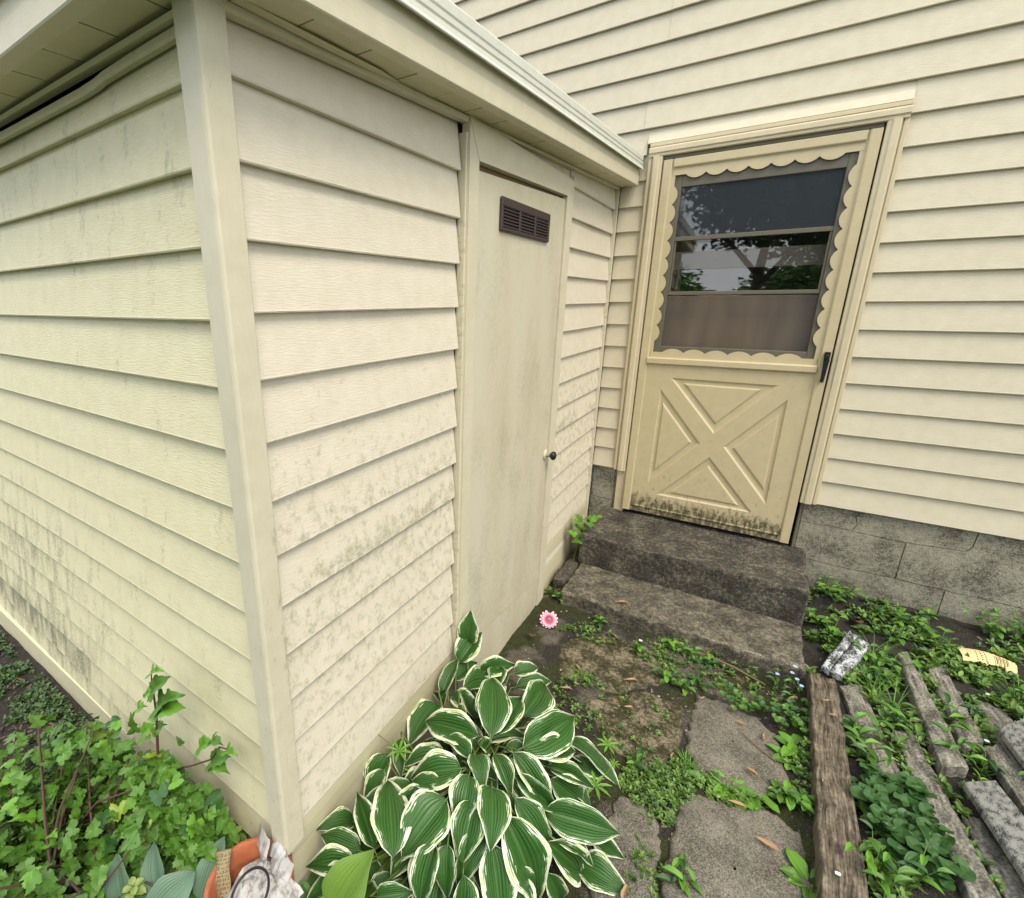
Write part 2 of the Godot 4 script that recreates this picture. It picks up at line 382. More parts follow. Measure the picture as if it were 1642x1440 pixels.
# a colour texture between two or three sRGB colours by layered noise
func blend_tex(w: int, h: int, stops: Array, layers: Array, gain := 1.6, speck := 0.0, speck_col := Color.BLACK, sd := 1) -> ImageTexture:
	var ls := []
	for l in layers:
		ls.append(noise_bytes(w, h, l[0], l[1], l[2], l[4] if l.size() > 4 else 1, l[5] if l.size() > 5 else 1))
	var sp := noise_bytes(w, h, 0.11, 2, sd + 50)
	var out := PackedByteArray()
	out.resize(w * h * 3)
	var lut := PackedByteArray()
	for k in 256:
		var t := clampf((k / 255.0 - 0.5) * gain + 0.5, 0.0, 1.0) * (stops.size() - 1)
		var i := mini(int(t), stops.size() - 2)
		var cc: Color = (stops[i] as Color).lerp(stops[i + 1], t - i)
		lut.append_array([int(cc.r * 255), int(cc.g * 255), int(cc.b * 255)])
	var wsum := 0.0
	for l in layers:
		wsum += l[3]
	var nl := ls.size()
	var ws := PackedFloat32Array()
	for l in layers:
		ws.append(l[3] / wsum)
	var cut := int(255.0 * (1.0 - speck))
	var cr := int(speck_col.r * 255)
	var cg := int(speck_col.g * 255)
	var cb := int(speck_col.b * 255)
	for p in w * h:
		var a := 0.0
		for k in nl:
			a += ls[k][p] * ws[k]
		var j := clampi(int(a), 0, 255) * 3
		if speck > 0.0 and sp[p] > cut:
			out[p * 3] = cr
			out[p * 3 + 1] = cg
			out[p * 3 + 2] = cb
		else:
			out[p * 3] = lut[j]
			out[p * 3 + 1] = lut[j + 1]
			out[p * 3 + 2] = lut[j + 2]
	return tex(w, h, out)

func mat(called: String, col: Color, rough := 0.7, albedo: Texture2D = null, bump: Texture2D = null, bump_cm := 0.0) -> StandardMaterial3D:
	var m := StandardMaterial3D.new()
	m.resource_name = called
	m.albedo_color = col
	m.roughness = rough
	m.albedo_texture = albedo
	if bump:
		m.heightmap_enabled = true
		m.heightmap_texture = bump
		m.heightmap_scale = bump_cm
	m.cull_mode = BaseMaterial3D.CULL_DISABLED
	M[called] = m
	return m

func triplanar(m: StandardMaterial3D, per_metre: float) -> StandardMaterial3D:
	m.uv1_triplanar = true
	m.uv1_world_triplanar = true
	m.uv1_scale = Vector3.ONE * per_metre
	return m

func leafy(called: String, col: Color, tint := 0.35, rough := 0.5) -> StandardMaterial3D:
	var m := mat(called, col, rough)
	m.vertex_color_use_as_albedo = true
	m.backlight_enabled = true
	m.backlight = Color(tint * 0.9, tint, tint * 0.3)
	return m

func with_dirt(called: String, from: StandardMaterial3D, dirt: Texture2D, col := Color(-1, 0, 0)) -> StandardMaterial3D:
	var m: StandardMaterial3D = from.duplicate()
	m.resource_name = called
	if col.r >= 0.0:
		m.albedo_color = col
	m.detail_enabled = true
	m.detail_albedo = dirt
	m.detail_blend_mode = BaseMaterial3D.BLEND_MODE_MIX
	m.detail_uv_layer = BaseMaterial3D.DETAIL_UV_2
	M[called] = m
	return m

# mildew: speckled growth whose cover follows strength(u, v) (0..1 at each point of the wall)
func dirt_tex(w: int, h: int, sd: int, strength: Callable, col_a: Color, col_b: Color, streak := 1, most := 0.8, mid_freq := 0.035, slope := 1.25) -> ImageTexture:
	var fine := noise_bytes(w, h, 0.13, 3, sd)
	var mid := noise_bytes(w, h, mid_freq, 4, sd + 1, 1, streak)
	var out := PackedByteArray()
	out.resize(w * h * 4)
	var gw := 64
	var gh := 256
	var gridv := PackedFloat32Array()
	gridv.resize(gw * gh)
	for y in gh:
		for x in gw:
			gridv[y * gw + x] = strength.call((x + 0.5) / gw, (y + 0.5) / gh)
	for y in h:
		var gy := mini(gh - 1, y * gh / h)
		for x in w:
			var s := gridv[gy * gw + mini(gw - 1, x * gw / w)]
			var p := y * w + x
			var a := 0.0
			if s > 0.005:
				var m := mid[p] / 255.0
				var f := fine[p] / 255.0
				a = clampf((m * 0.6 + f * 0.4 - (1.0 - s) * 0.92) * slope, 0.0, most)
			var k := mid[p] / 255.0
			out[p * 4] = int(lerpf(col_a.r, col_b.r, k) * 255)
			out[p * 4 + 1] = int(lerpf(col_a.g, col_b.g, k) * 255)
			out[p * 4 + 2] = int(lerpf(col_a.b, col_b.b, k) * 255)
			out[p * 4 + 3] = int(a * 255)
	return tex(w, h, out, true)

func hosta_tex(sd: int, margin: float) -> ImageTexture:
	var w := 256
	var h := 384
	var st := noise_bytes(w, h, 0.09, 3, sd, 1, 14)
	var st2 := noise_bytes(w, h, 0.12, 2, sd + 9, 1, 12)
	var big := noise_bytes(w, h, 0.012, 2, sd + 4)
	var out := PackedByteArray()
	out.resize(w * h * 3)
	for y in h:
		var t := float(y) / h
		for x in w:
			var s := absf(x * 2.0 / w - 1.0)
			var p := y * w + x
			var m := margin + (st[p] / 255.0 - 0.5) * 0.50 + (big[p] / 255.0 - 0.5) * 0.12
			m -= 0.18 * smoothstep(0.75, 1.0, t)
			var white := smoothstep(m - 0.02, m + 0.03, s)
			var mid_tone := smoothstep(m - 0.2, m - 0.1, s) * smoothstep(0.55, 0.75, st2[p] / 255.0) * 0.55
			var vein := 0.5 + 0.5 * cos(s * 42.0)
			var g := Color(0.17, 0.33, 0.13).lerp(Color(0.27, 0.43, 0.17), 0.35 * vein + 0.45 * st2[p] / 255.0)
			g = g.lerp(Color(0.36, 0.52, 0.20), smoothstep(0.06, 0.0, s) * 0.5)
			g = g.lerp(Color(0.42, 0.55, 0.38), mid_tone)
			var wc := Color(0.89, 0.90, 0.80).lerp(Color(0.85, 0.87, 0.66), smoothstep(0.4, 0.9, big[p] / 255.0))
			g = g.lerp(wc, white)
			out[p * 3] = int(g.r * 255)
			out[p * 3 + 1] = int(g.g * 255)
			out[p * 3 + 2] = int(g.b * 255)
	return tex(w, h, out)

func vein_bump() -> ImageTexture:
	var w := 256
	var h := 16
	var d := PackedByteArray()
	d.resize(w * h)
	for y in h:
		for x in w:
			var s := absf(x * 2.0 / w - 1.0)
			d[y * w + x] = int(127.0 + 100.0 * cos(s * 42.0) * (1.0 - 0.6 * s))
	return grey(w, h, d)

# ---------------------------------------------------------------- scene
func _ready() -> void:
	rng.seed = 20240519
	fbm.seed = 7
	fbm.frequency = 1.0
	fbm.fractal_octaves = 3
	camera_and_light()
	materials()
	ground()
	house()
	shed()
	steps()
	path()
	boards()
	hosta()
	shrub()
	pot()
	litter()
	weeds()
	yard_trees()

func camera_and_light() -> void:
	var cam := Camera3D.new()
	cam.name = "camera"
	cam.projection = Camera3D.PROJECTION_FRUSTUM
	cam.near = 0.05
	cam.far = 300.0
	cam.size = 2.0 * 0.05 * 0.92368
	cam.frustum_offset = Vector2(0.20352, -0.01224) * 0.05
	cam.transform = Transform3D(Basis(Vector3(0.82024, -0.00753, -0.57197), Vector3(-0.15396, 0.96011, -0.23344), Vector3(0.55091, 0.27954, 0.78636)).orthonormalized(), Vector3(0.77607, 1.28255, 0.54603))
	add_child(cam)
	cam.current = true
	var env := Environment.new()
	env.background_mode = Environment.BG_SKY
	var sm := ProceduralSkyMaterial.new()
	sm.sky_top_color = Color(0.86, 0.90, 0.95)
	sm.sky_horizon_color = Color(0.93, 0.94, 0.94)
	sm.sky_curve = 0.2
	sm.ground_bottom_color = Color(0.30, 0.33, 0.22)
	sm.ground_horizon_color = Color(0.55, 0.58, 0.50)
	sm.sun_angle_max = 0.0
	sm.energy_multiplier = 1.0
	var sky := Sky.new()
	sky.sky_material = sm
	env.sky = sky
	env.background_energy_multiplier = 1.0
	env.tonemap_mode = Environment.TONE_MAPPER_LINEAR
	env.tonemap_exposure = 2.35
	env.sdfgi_enabled = true
	env.ssao_enabled = true
	env.ssil_enabled = true
	var we := WorldEnvironment.new()
	we.name = "sky"
	we.environment = env
	add_child(we)
	var sun := DirectionalLight3D.new()
	sun.name = "sun"
	sun.light_energy = 0.45
	sun.light_angular_distance = 30.0
	sun.light_color = Color(1.0, 0.97, 0.91)
	sun.shadow_enabled = true
	sun.look_at_from_position(Vector3(3.4, 6.0, 2.4), Vector3.ZERO, Vector3.UP)
	add_child(sun)

func materials() -> void:
	var grain := grey(1024, 1024, noise_bytes(1024, 1024, 0.12, 3, 11, 9, 1))
	var vtex := blend_tex(512, 512, [Color(0.955, 0.95, 0.935), Color(1, 1, 1)], [[0.012, 4, 3, 1.0], [0.15, 2, 5, 0.5, 6, 1]], 1.3)
	mat("vinyl", Color(0.845, 0.81, 0.74), 0.62, vtex, grain, 0.055)
	mat("vinyl_house", Color(0.815, 0.778, 0.69), 0.62, vtex, grain, 0.05)
	mat("trim", Color(0.82, 0.79, 0.70), 0.55, vtex, grain, 0.02)
	mat("soffit", Color(0.80, 0.77, 0.65), 0.6, vtex)
	mat("flashing", Color(0.83, 0.835, 0.80), 0.45, vtex)
	mat("casing", Color(0.80, 0.75, 0.635), 0.5, vtex)
	mat("door_cream", Color(0.765, 0.71, 0.575), 0.5, vtex)
	mat("shed_door", Color(0.795, 0.77, 0.695), 0.55, blend_tex(512, 512, [Color(0.91, 0.90, 0.85), Color(0.98, 0.97, 0.95), Color(1, 1, 1)], [[0.006, 3, 21, 1.0, 1, 3], [0.06, 3, 22, 0.5, 1, 2], [0.2, 2, 23, 0.3]], 1.3))
	mat("dark_metal", Color(0.07, 0.07, 0.075), 0.4)
	mat("vent_brown", Color(0.235, 0.18, 0.185), 0.5)
	mat("sheathing", Color(0.50, 0.42, 0.32), 0.9)
	mat("potting_soil", Color(0.22, 0.18, 0.15), 0.95)
	mat("roofing", Color(0.27, 0.265, 0.26), 0.95)
	mat("sash", Color(0.40, 0.38, 0.325), 0.5, vtex)
	mat("inner_door", Color(0.50, 0.41, 0.30), 0.6, blend_tex(256, 256, [Color(0.85, 0.82, 0.8), Color(1, 1, 1)], [[0.03, 3, 8, 1.0, 1, 6]], 1.4))
	mat("inner_rail", Color(0.36, 0.34, 0.31), 0.6)
	mat("room_paint", Color(0.52, 0.53, 0.54), 0.9)
	var glass := mat("glass", Color(0.05, 0.055, 0.05, 0.03), 0.01)
	glass.transparency = BaseMaterial3D.TRANSPARENCY_ALPHA
	glass.metallic_specular = 0.7
	var mesh_screen := mat("screen", Color(0.38, 0.41, 0.45, 0.22), 0.8)
	mesh_screen.transparency = BaseMaterial3D.TRANSPARENCY_ALPHA
	# mildew on the walls, where the photograph shows it
	var e := E
	var on_a := func(u: float, v: float) -> float:
		var y := 1.9 - v * 1.9
		var b: int = int(floor(y / e))
		var t: float = y / e - b            # 0 at the lip
		var s := 0.0
		match b:
			5: s = lerpf(0.78, 0.36, clampf(t * 1.3, 0, 1)) * smoothstep(-0.15, 0.3, u)
			4: s = 0.53
			6: s = lerpf(0.58, 0.40, t)
			7: s = lerpf(0.46, 0.32, t)
			3, 2: s = 0.49
			1, 0: s = 0.43
			8: s = 0.30
			_: s = 0.12
		return s
	M["dirt_a"] = dirt_tex(512, 1024, 31, on_a, Color(0.56, 0.55, 0.46), Color(0.45, 0.46, 0.29), 1, 0.55, 0.04, 1.3)
	var on_post := func(u: float, v: float) -> float:
		var y := 1.8 - v * 1.9
		return 0.16 + 0.36 * smoothstep(0.84, 0.99, u) * smoothstep(1.0, 0.8, y) * smoothstep(0.30, 0.5, y) + 0.14 * smoothstep(1.0, 0.5, y)
	var on_shed_door := func(_u: float, v: float) -> float:
		var y := 1.9 - v * 1.9
		return 0.36 + 0.12 * smoothstep(1.2, 0.5, y) + (0.12 if y < -0.05 else 0.0)
	M["dirt_shed_door"] = dirt_tex(512, 512, 37, on_shed_door, Color(0.62, 0.61, 0.53), Color(0.50, 0.49, 0.38), 3, 0.32, 0.02, 0.9)
	with_dirt("shed_door_stained", M.shed_door, M.dirt_shed_door)
	M["dirt_post"] = dirt_tex(128, 1024, 35, on_post, Color(0.52, 0.51, 0.40), Color(0.36, 0.35, 0.22), 1, 0.6)
	with_dirt("trim_post", M.trim, M.dirt_post)
	with_dirt("vinyl_a", M.vinyl, M.dirt_a)
	with_dirt("trim_a", M.trim, M.dirt_a)
	var on_b := func(u: float, v: float) -> float:
		var y := 1.75 - v * 2.1
		var x := -2.4 + u * 2.4
		var s := 0.24
		if y > 1.35:
			s = 0.35
		elif y < 0.9:
			s = 0.28 + 0.28 * smoothstep(-0.4, -1.4, x) * smoothstep(0.9, 0.3, y)
		var low := smoothstep(0.06, -0.02, absf(y + 0.08) - 0.07) * smoothstep(-0.95, -1.35, x)
		var r: float = (y + 0.0128) / e
		var t: float = r - floor(r)
		s += low * (0.20 + 0.20 * t)
		if y < 0.35 and x < -1.3:
			s += 0.1 * t
		if y < -0.24:
			s = 0.56
		return s
	M["dirt_b"] = dirt_tex(1024, 1024, 41, on_b, Color(0.55, 0.55, 0.44), Color(0.20, 0.21, 0.18), 4, 0.7)
	with_dirt("vinyl_b", M.vinyl, M.dirt_b, Color(0.85, 0.82, 0.69))
	with_dirt("trim_b", M.trim, M.dirt_b, Color(0.83, 0.80, 0.68))
	var on_door := func(u: float, v: float) -> float:
		var y := 0.95 - v * 0.95
		var s := 0.0
		if y < 0.17:
			s = 0.36 + 0.52 * smoothstep(0.155, 0.05, y)
		elif y < 0.35:
			s = 0.30
		else:
			s = 0.22
		return s
	M["dirt_door"] = dirt_tex(512, 512, 51, on_door, Color(0.36, 0.33, 0.20), Color(0.14, 0.14, 0.09), 2, 0.9, 0.06, 2.0)
	with_dirt("door_dirty", M.door_cream, M.dirt_door)
	# mineral surfaces
	var conc := blend_tex(1024, 1024, [Color(0.17, 0.16, 0.145), Color(0.33, 0.31, 0.28), Color(0.62, 0.585, 0.51)], [[0.005, 4, 61, 0.6], [0.03, 4, 62, 0.8], [0.09, 3, 63, 1.0]], 2.6, 0.12, Color(0.55, 0.52, 0.46), 3)
	var cbump := grey(1024, 1024, noise_bytes(1024, 1024, 0.11, 4, 64))
	triplanar(mat("step_concrete", Color(1, 1, 1), 0.92, conc, cbump, 0.35), 1.15).vertex_color_use_as_albedo = true
	var conc3 := blend_tex(1024, 1024, [Color(0.22, 0.205, 0.18), Color(0.44, 0.415, 0.365), Color(0.68, 0.645, 0.56)], [[0.006, 4, 65, 0.7], [0.03, 4, 66, 0.8], [0.09, 3, 67, 1.0]], 2.5, 0.12, Color(0.60, 0.56, 0.48), 5)
	triplanar(mat("step_tan", Color(1, 1, 1), 0.92, conc3, cbump, 0.35), 1.2).vertex_color_use_as_albedo = true
	var conc2 := blend_tex(1024, 1024, [Color(0.33, 0.315, 0.28), Color(0.54, 0.52, 0.46), Color(0.64, 0.615, 0.55)], [[0.004, 4, 71, 0.8], [0.03, 4, 72, 0.7], [0.09, 3, 73, 0.9]], 2.3, 0.08, Color(0.25, 0.235, 0.21), 4)
	triplanar(mat("block_concrete", Color(1, 1, 1), 0.92, conc2, cbump, 0.30), 1.1)
	var slab := blend_tex(1024, 1024, [Color(0.28, 0.265, 0.235), Color(0.44, 0.42, 0.375), Color(0.56, 0.535, 0.48)], [[0.005, 4, 81, 0.6], [0.035, 3, 82, 0.6], [0.09, 3, 83, 1.2]], 2.6, 0.10, Color(0.62, 0.58, 0.50), 6)
	triplanar(mat("slab", Color(1, 1, 1), 0.93, slab, cbump, 0.3), 1.6)
	var mossy := blend_tex(1024, 1024, [Color(0.16, 0.17, 0.06), Color(0.24, 0.22, 0.13), Color(0.46, 0.425, 0.35), Color(0.58, 0.54, 0.46)], [[0.006, 5, 91, 0.9], [0.03, 4, 92, 0.7], [0.09, 3, 93, 0.7]], 2.6, 0.07, Color(0.66, 0.60, 0.5), 7)
	triplanar(mat("mossy_slab", Color(1, 1, 1), 0.95, mossy, cbump, 0.5), 1.5)
	var soil := blend_tex(1024, 1024, [Color(0.45, 0.45, 0.45), Color(0.8, 0.8, 0.8), Color(1, 1, 1)], [[0.012, 4, 101, 0.6], [0.05, 3, 102, 0.9], [0.1, 3, 103, 0.9]], 2.4, 0.06, Color(1, 0.97, 0.9), 8)
	var sm: StandardMaterial3D = triplanar(mat("soil", Color(1, 1, 1), 0.95, soil, cbump, 0.7), 1.7)
	sm.vertex_color_use_as_albedo = true
	# wood
	var wgrain := grey(512, 1024, noise_bytes(512, 1024, 0.10, 3, 111, 1, 24))
	var wood := blend_tex(512, 1024, [Color(0.24, 0.21, 0.175), Color(0.41, 0.37, 0.31), Color(0.55, 0.51, 0.44)], [[0.14, 3, 112, 1.0, 1, 30], [0.08, 3, 114, 0.6, 1, 3], [0.012, 3, 113, 0.6, 1, 2]], 2.0)
	mat("timber", Color(1, 1, 1), 0.9, wood, wgrain, 0.35)
	var grey_wood := blend_tex(512, 1024, [Color(0.27, 0.26, 0.235), Color(0.46, 0.445, 0.405), Color(0.62, 0.605, 0.56)], [[0.015, 4, 121, 0.8, 1, 3], [0.08, 3, 122, 0.9, 1, 2], [0.06, 3, 123, 0.7, 1, 16]], 2.4)
	mat("old_board", Color(1, 1, 1), 0.92, grey_wood, wgrain, 0.15)
	var painted := blend_tex(512, 1024, [Color(0.16, 0.165, 0.17), Color(0.43, 0.43, 0.415), Color(0.50, 0.50, 0.48), Color(0.54, 0.54, 0.52)], [[0.03, 4, 131, 1.0, 1, 2], [0.16, 2, 132, 0.9]], 2.8)
	mat("grey_painted", Color(1, 1, 1), 0.8, painted, wgrain, 0.05)
	var peel := blend_tex(512, 512, [Color(0.20, 0.20, 0.20), Color(0.42, 0.43, 0.43), Color(0.72, 0.74, 0.76), Color(0.82, 0.83, 0.84)], [[0.02, 4, 141, 0.8, 1, 2], [0.08, 3, 142, 0.8]], 2.4)
	mat("peeling_white", Color(1, 1, 1), 0.85, peel, cbump, 0.2)
	triplanar(mat("terracotta", Color(0.72, 0.42, 0.28), 0.8, blend_tex(256, 256, [Color(0.85, 0.83, 0.8), Color(1, 1, 1)], [[0.03, 4, 151, 1.0]], 1.5)), 4.0)
	# leaves
	var vb := vein_bump()
	for k in 3:
		var hm := mat("hosta_%d" % k, Color(1, 1, 1), 0.42, hosta_tex(200 + k * 13, [0.85, 0.78, 0.90][k]), vb, 0.18)
		hm.backlight_enabled = true
		hm.backlight = Color(0.30, 0.36, 0.14)
	var hg := mat("hosta_green", Color(0.42, 0.55, 0.23), 0.45, null, vb, 0.15)
	hg.backlight_enabled = true
	hg.backlight = Color(0.5, 0.6, 0.15)
	mat("hosta_blue", Color(0.36, 0.47, 0.38), 0.55, null, vb, 0.15)
	leafy("leaf_bright", Color(0.38, 0.57, 0.16))
	leafy("leaf_mid", Color(0.31, 0.47, 0.15))
	leafy("leaf_dark", Color(0.20, 0.35, 0.15))
	leafy("leaf_deep", Color(0.18, 0.33, 0.10), 0.2, 0.6)
	leafy("leaf_pale", Color(0.55, 0.62, 0.34))
	leafy("leaf_yellow", Color(0.52, 0.60, 0.18))
	leafy("stem_green", Color(0.36, 0.45, 0.19), 0.1)
	mat("stem_brown", Color(0.34, 0.25, 0.21), 0.8)
	mat("dry_leaf", Color(0.70, 0.57, 0.44), 0.8)
	mat("dead_leaf", Color(0.47, 0.35, 0.26), 0.85)
	mat("twig", Color(0.50, 0.42, 0.33), 0.85)
	mat("white_bits", Color(0.85, 0.86, 0.85), 0.6)
	mat("pale_petal", Color(0.66, 0.76, 0.92), 0.6)
	mat("black_rubber", Color(0.06, 0.06, 0.065), 0.45)
	mat("bark", Color(0.30, 0.26, 0.22), 0.9)

# ---------------------------------------------------------------- ground
func ground_y(x: float, z: float) -> float:
	var y := GY - 0.065 * smoothstep(-0.1, -1.1, x) + 0.03 * smoothstep(-1.7, -2.5, z) * smoothstep(1.0, 1.3, x) + 0.012 * smoothstep(1.16, 1.34, x) + 0.010 * smoothstep(0.0, 0.2, x) + 0.030 * smoothstep(1.08, 1.14, x)
	if x > -2.6 and x < 2.6 and z < 1.2:
		y += 0.012 * fbm.get_noise_2d(x * 3.1, z * 3.1) + 0.005 * fbm.get_noise_2d(x * 17.0, z * 17.0)
	return y

func axis(fine_lo: float, fine_hi: float, step: float, far: float) -> PackedFloat32Array:
	var a := PackedFloat32Array()
	var back := []
	var q := fine_lo
	var s := step
	while q > -far:
		s *= 1.6
		q -= s
		back.append(q)
	back.reverse()
	for b in back:
		a.append(b)
	var p := fine_lo
	while p < fine_hi:
		a.append(p)
		p += step
	s = step
	while p < far:
		a.append(p)
		s *= 1.6
		p += s
	a.append(p)
	return a

func ground() -> void:
	var xs := axis(-2.5, 2.3, 0.018, 120.0)
	var zs := axis(-2.65, 0.75, 0.018, 120.0)
	var sm := SM.new()
	var moss := FastNoiseLite.new()
	moss.seed = 5
	moss.frequency = 3.2
	moss.fractal_octaves = 4
	var sand := FastNoiseLite.new()
	sand.seed = 9
	sand.frequency = 2.3
	sand.fractal_octaves = 4
	for z in zs:
		for x in xs:
			var k := Color(0.062, 0.052, 0.040)
			if x < -2.6 or x > 2.6 or z > 1.0:
				k = Color(0.07, 0.11, 0.035)       # lawn
			elif x > 0.0 and x < 1.15 and z < -0.3:
				var mo := moss.get_noise_2d(x, z)
				var sa := sand.get_noise_2d(x, z)
				k = k.lerp(Color(0.20, 0.178, 0.14), smoothstep(-0.02, 0.16, sa))
				k = k.lerp(Color(0.060, 0.070, 0.016), smoothstep(0.0, 0.14, mo))
			elif x <= 0.0:
				k = Color(0.060, 0.045, 0.036)
			sm.vert(Vector3(x, ground_y(x, z), z), Vector2.ZERO, k)
	sm.grid(0, zs.size(), xs.size())
	struct("ground", sm.commit(), M.soil)

# ---------------------------------------------------------------- siding
func lap(mb: MB, y0: float, h: float) -> Array:
	# one course of vinyl siding seen in profile, from behind the course above down to its lip
	return [Vector2(-0.0165, y0 + h + 0.004), Vector2(-0.0158, y0 + h * 0.97), Vector2(-0.0008, y0 + 0.006), Vector2(0.0, y0 + 0.003), Vector2(-0.0012, y0), Vector2(-0.0165, y0 + 0.0006)]

func board(parent: Node, called: String, a: Vector3, b: Vector3, out: Vector3, y0: float, h: float, m: Material, dirt0 := Vector3.ZERO, dirt_axis := Vector3(1, 0, 0), dirt_size := Vector2.ONE) -> void:
	var mb := MB.new()
	mb.ua = (b - a).normalized()
	mb.uo = Vector2(rng.randf() * 3.0, rng.randf() * 3.0)
	mb.tile = 0.5
	mb.d0 = dirt0
	mb.da = dirt_axis
	mb.dl = dirt_size
	# vinyl is never quite straight: a faint bow in and out along the course
	var n := maxi(1, int((b - a).length() / 0.35))
	var ph := rng.randf() * TAU
	var prof := lap(mb, y0, h)
	for k in n:
		var t0 := float(k) / n
		var t1 := float(k + 1) / n
		var w0 := out * 0.0012 * sin(ph + t0 * 5.0)
		var w1 := out * 0.0012 * sin(ph + t1 * 5.0)
		mb.sweep(prof, a.lerp(b, t0) + w0, a.lerp(b, t1) + w1, out, Vector3.UP, false)
	# cut ends
	for side in 2:
		var o: Vector3 = (a if side == 0 else b) + out * 0.0012 * sin(ph + 5.0 * side)
		var along := mb.ua * (1.0 if side == 1 else -1.0)
		mb.quad(o + Vector3.UP * (y0 + h) - out * 0.0165, o + Vector3.UP * (y0 + h) - out * 0.0155, o + Vector3.UP * (y0 + 0.003), o + Vector3.UP * y0 - out * 0.0165, along)
	part(called, mb.commit(), m, parent)

# ---------------------------------------------------------------- the house
func house() -> void:
	var h := thing("house", "tall house wall in cream horizontal vinyl siding with a storm door", "house")
	var out := Vector3(0, 0, 1)
	var wall := func(lo: Vector3, hi: Vector3) -> void:
		var mb := MB.new()
		mb.box(lo, hi)
		part("wall", mb.commit(), M.trim, h)
	wall.call(Vector3(-4, 0.24, -D - 0.16), Vector3(0.20, 5.2, -D - 0.024))
	wall.call(Vector3(1.10, 0.24, -D - 0.16), Vector3(5, 5.2, -D - 0.024))
	wall.call(Vector3(0.20, 2.03, -D - 0.16), Vector3(1.10, 5.2, -D - 0.024))
	for k in range(2, 28):
		var y0 := k * EH - 0.0047
		var m: Material = M.vinyl_house
		if k <= 15:
			board(h, "siding_board", Vector3(0.012, 0, -D), Vector3(0.148, 0, -D), out, k * EH, EH, m)
			board(h, "siding_board", Vector3(1.152, 0, -D), Vector3(3.4, 0, -D), out, y0, EH, m)
		elif k == 16:
			board(h, "siding_board", Vector3(-1.6, 0, -D), Vector3(0.128, 0, -D), out, y0, EH, m)
			board(h, "siding_board", Vector3(0.128, 0, -D), Vector3(1.152, 0, -D - 0.0015), out, y0 + 0.060, EH - 0.060, m)
			board(h, "siding_board", Vector3(1.152, 0, -D), Vector3(3.4, 0, -D), out, y0, EH, m)
		elif k == 17 or k == 20 or k == 21 or k == 24:
			var sx: float = {17: 0.122, 20: 0.191, 21: 0.191, 24: -0.5}[k]
			board(h, "siding_board", Vector3(-1.6, 0, -D), Vector3(sx, 0, -D), out, y0, EH, m)
			board(h, "siding_board", Vector3(sx - 0.02, 0, -D + 0.0018), Vector3(3.4, 0, -D + 0.0018), out, y0, EH, m)
		else:
			board(h, "siding_board", Vector3(-1.6, 0, -D), Vector3(3.4, 0, -D), out, y0, EH, m)
	# upper wall beyond the picture
	var up := MB.new()
	up.box(Vector3(-1.6, 3.57, -D - 0.013), Vector3(3.4, 5.2, -D - 0.002))
	part("upper_siding", up.commit(), M.vinyl_house, h)
	# casing round the door
	var casing := func(prof: Array, a: Vector3, b: Vector3, o: Vector3, u: Vector3) -> void:
		var mb := MB.new()
		mb.ua = (b - a).normalized()
		mb.ub = u
		mb.uo = Vector2(rng.randf(), rng.randf())
		mb.tile = 0.5
		mb.sweep(prof, a, b, o, u)
		part("door_casing", mb.commit(), M.casing, h)
	# (out of the wall, away from the door), from the siding in to the door
	var side := [Vector2(-0.012, 0.070), Vector2(0.012, 0.070), Vector2(0.014, 0.068), Vector2(0.014, 0.055), Vector2(0.009, 0.053), Vector2(0.009, 0.050), Vector2(0.022, 0.047), Vector2(0.027, 0.041), Vector2(0.027, 0.020), Vector2(0.020, 0.014), Vector2(0.020, 0.003), Vector2(0.016, 0.0), Vector2(-0.012, 0.0), Vector2(-0.012, 0.070)]
	casing.call(side, Vector3(0.214, 0.252, -D), Vector3(0.214, 2.010, -D), out, Vector3(-1, 0, 0))
	casing.call(side, Vector3(1.084, 0.250, -D), Vector3(1.084, 2.010, -D), out, Vector3(1, 0, 0))
	var top := []
	for p in side:
		top.append(Vector2(p.x + 0.002, p.y * 0.95))
	casing.call(top, Vector3(0.146, 2.008, -D), Vector3(1.152, 2.008, -D), out, Vector3(0, 1, 0))
	# drip cap over the casing
	var cap := MB.new()
	cap.tile = 0.5
	cap.sweep([Vector2(-0.018, 0.036), Vector2(-0.004, 0.036), Vector2(0.008, 0.004), Vector2(0.010, 0.001), Vector2(0.008, -0.002), Vector2(-0.018, -0.001), Vector2(-0.018, 0.036)], Vector3(0.130, 2.079, -D), Vector3(1.152, 2.079, -D), out, Vector3.UP)
	part("drip_cap", cap.commit(), M.vinyl_house, h)
	# jambs that run on below the casing
	for j in [[0.150, 0.222], [1.076, 1.102]]:
		var mb := MB.new()
		mb.tile = 0.5
		mb.box(Vector3(j[0] + 0.016, -0.03, -D - 0.12), Vector3(j[1], 2.012, -D - 0.004 if j[0] < 0.5 else -D - 0.001), 0.003)
		part("door_jamb", mb.commit(), M.casing if j[0] < 0.5 else M.sash, h)
	var head := MB.new()
	head.tile = 0.5
	head.box(Vector3(0.22, 1.990, -D - 0.12), Vector3(1.078, 2.012, -D + 0.004), 0.002)
	part("door_jamb", head.commit(), M.sash, h)
	storm_door(h)
	inner_door(h)
	foundation(h)

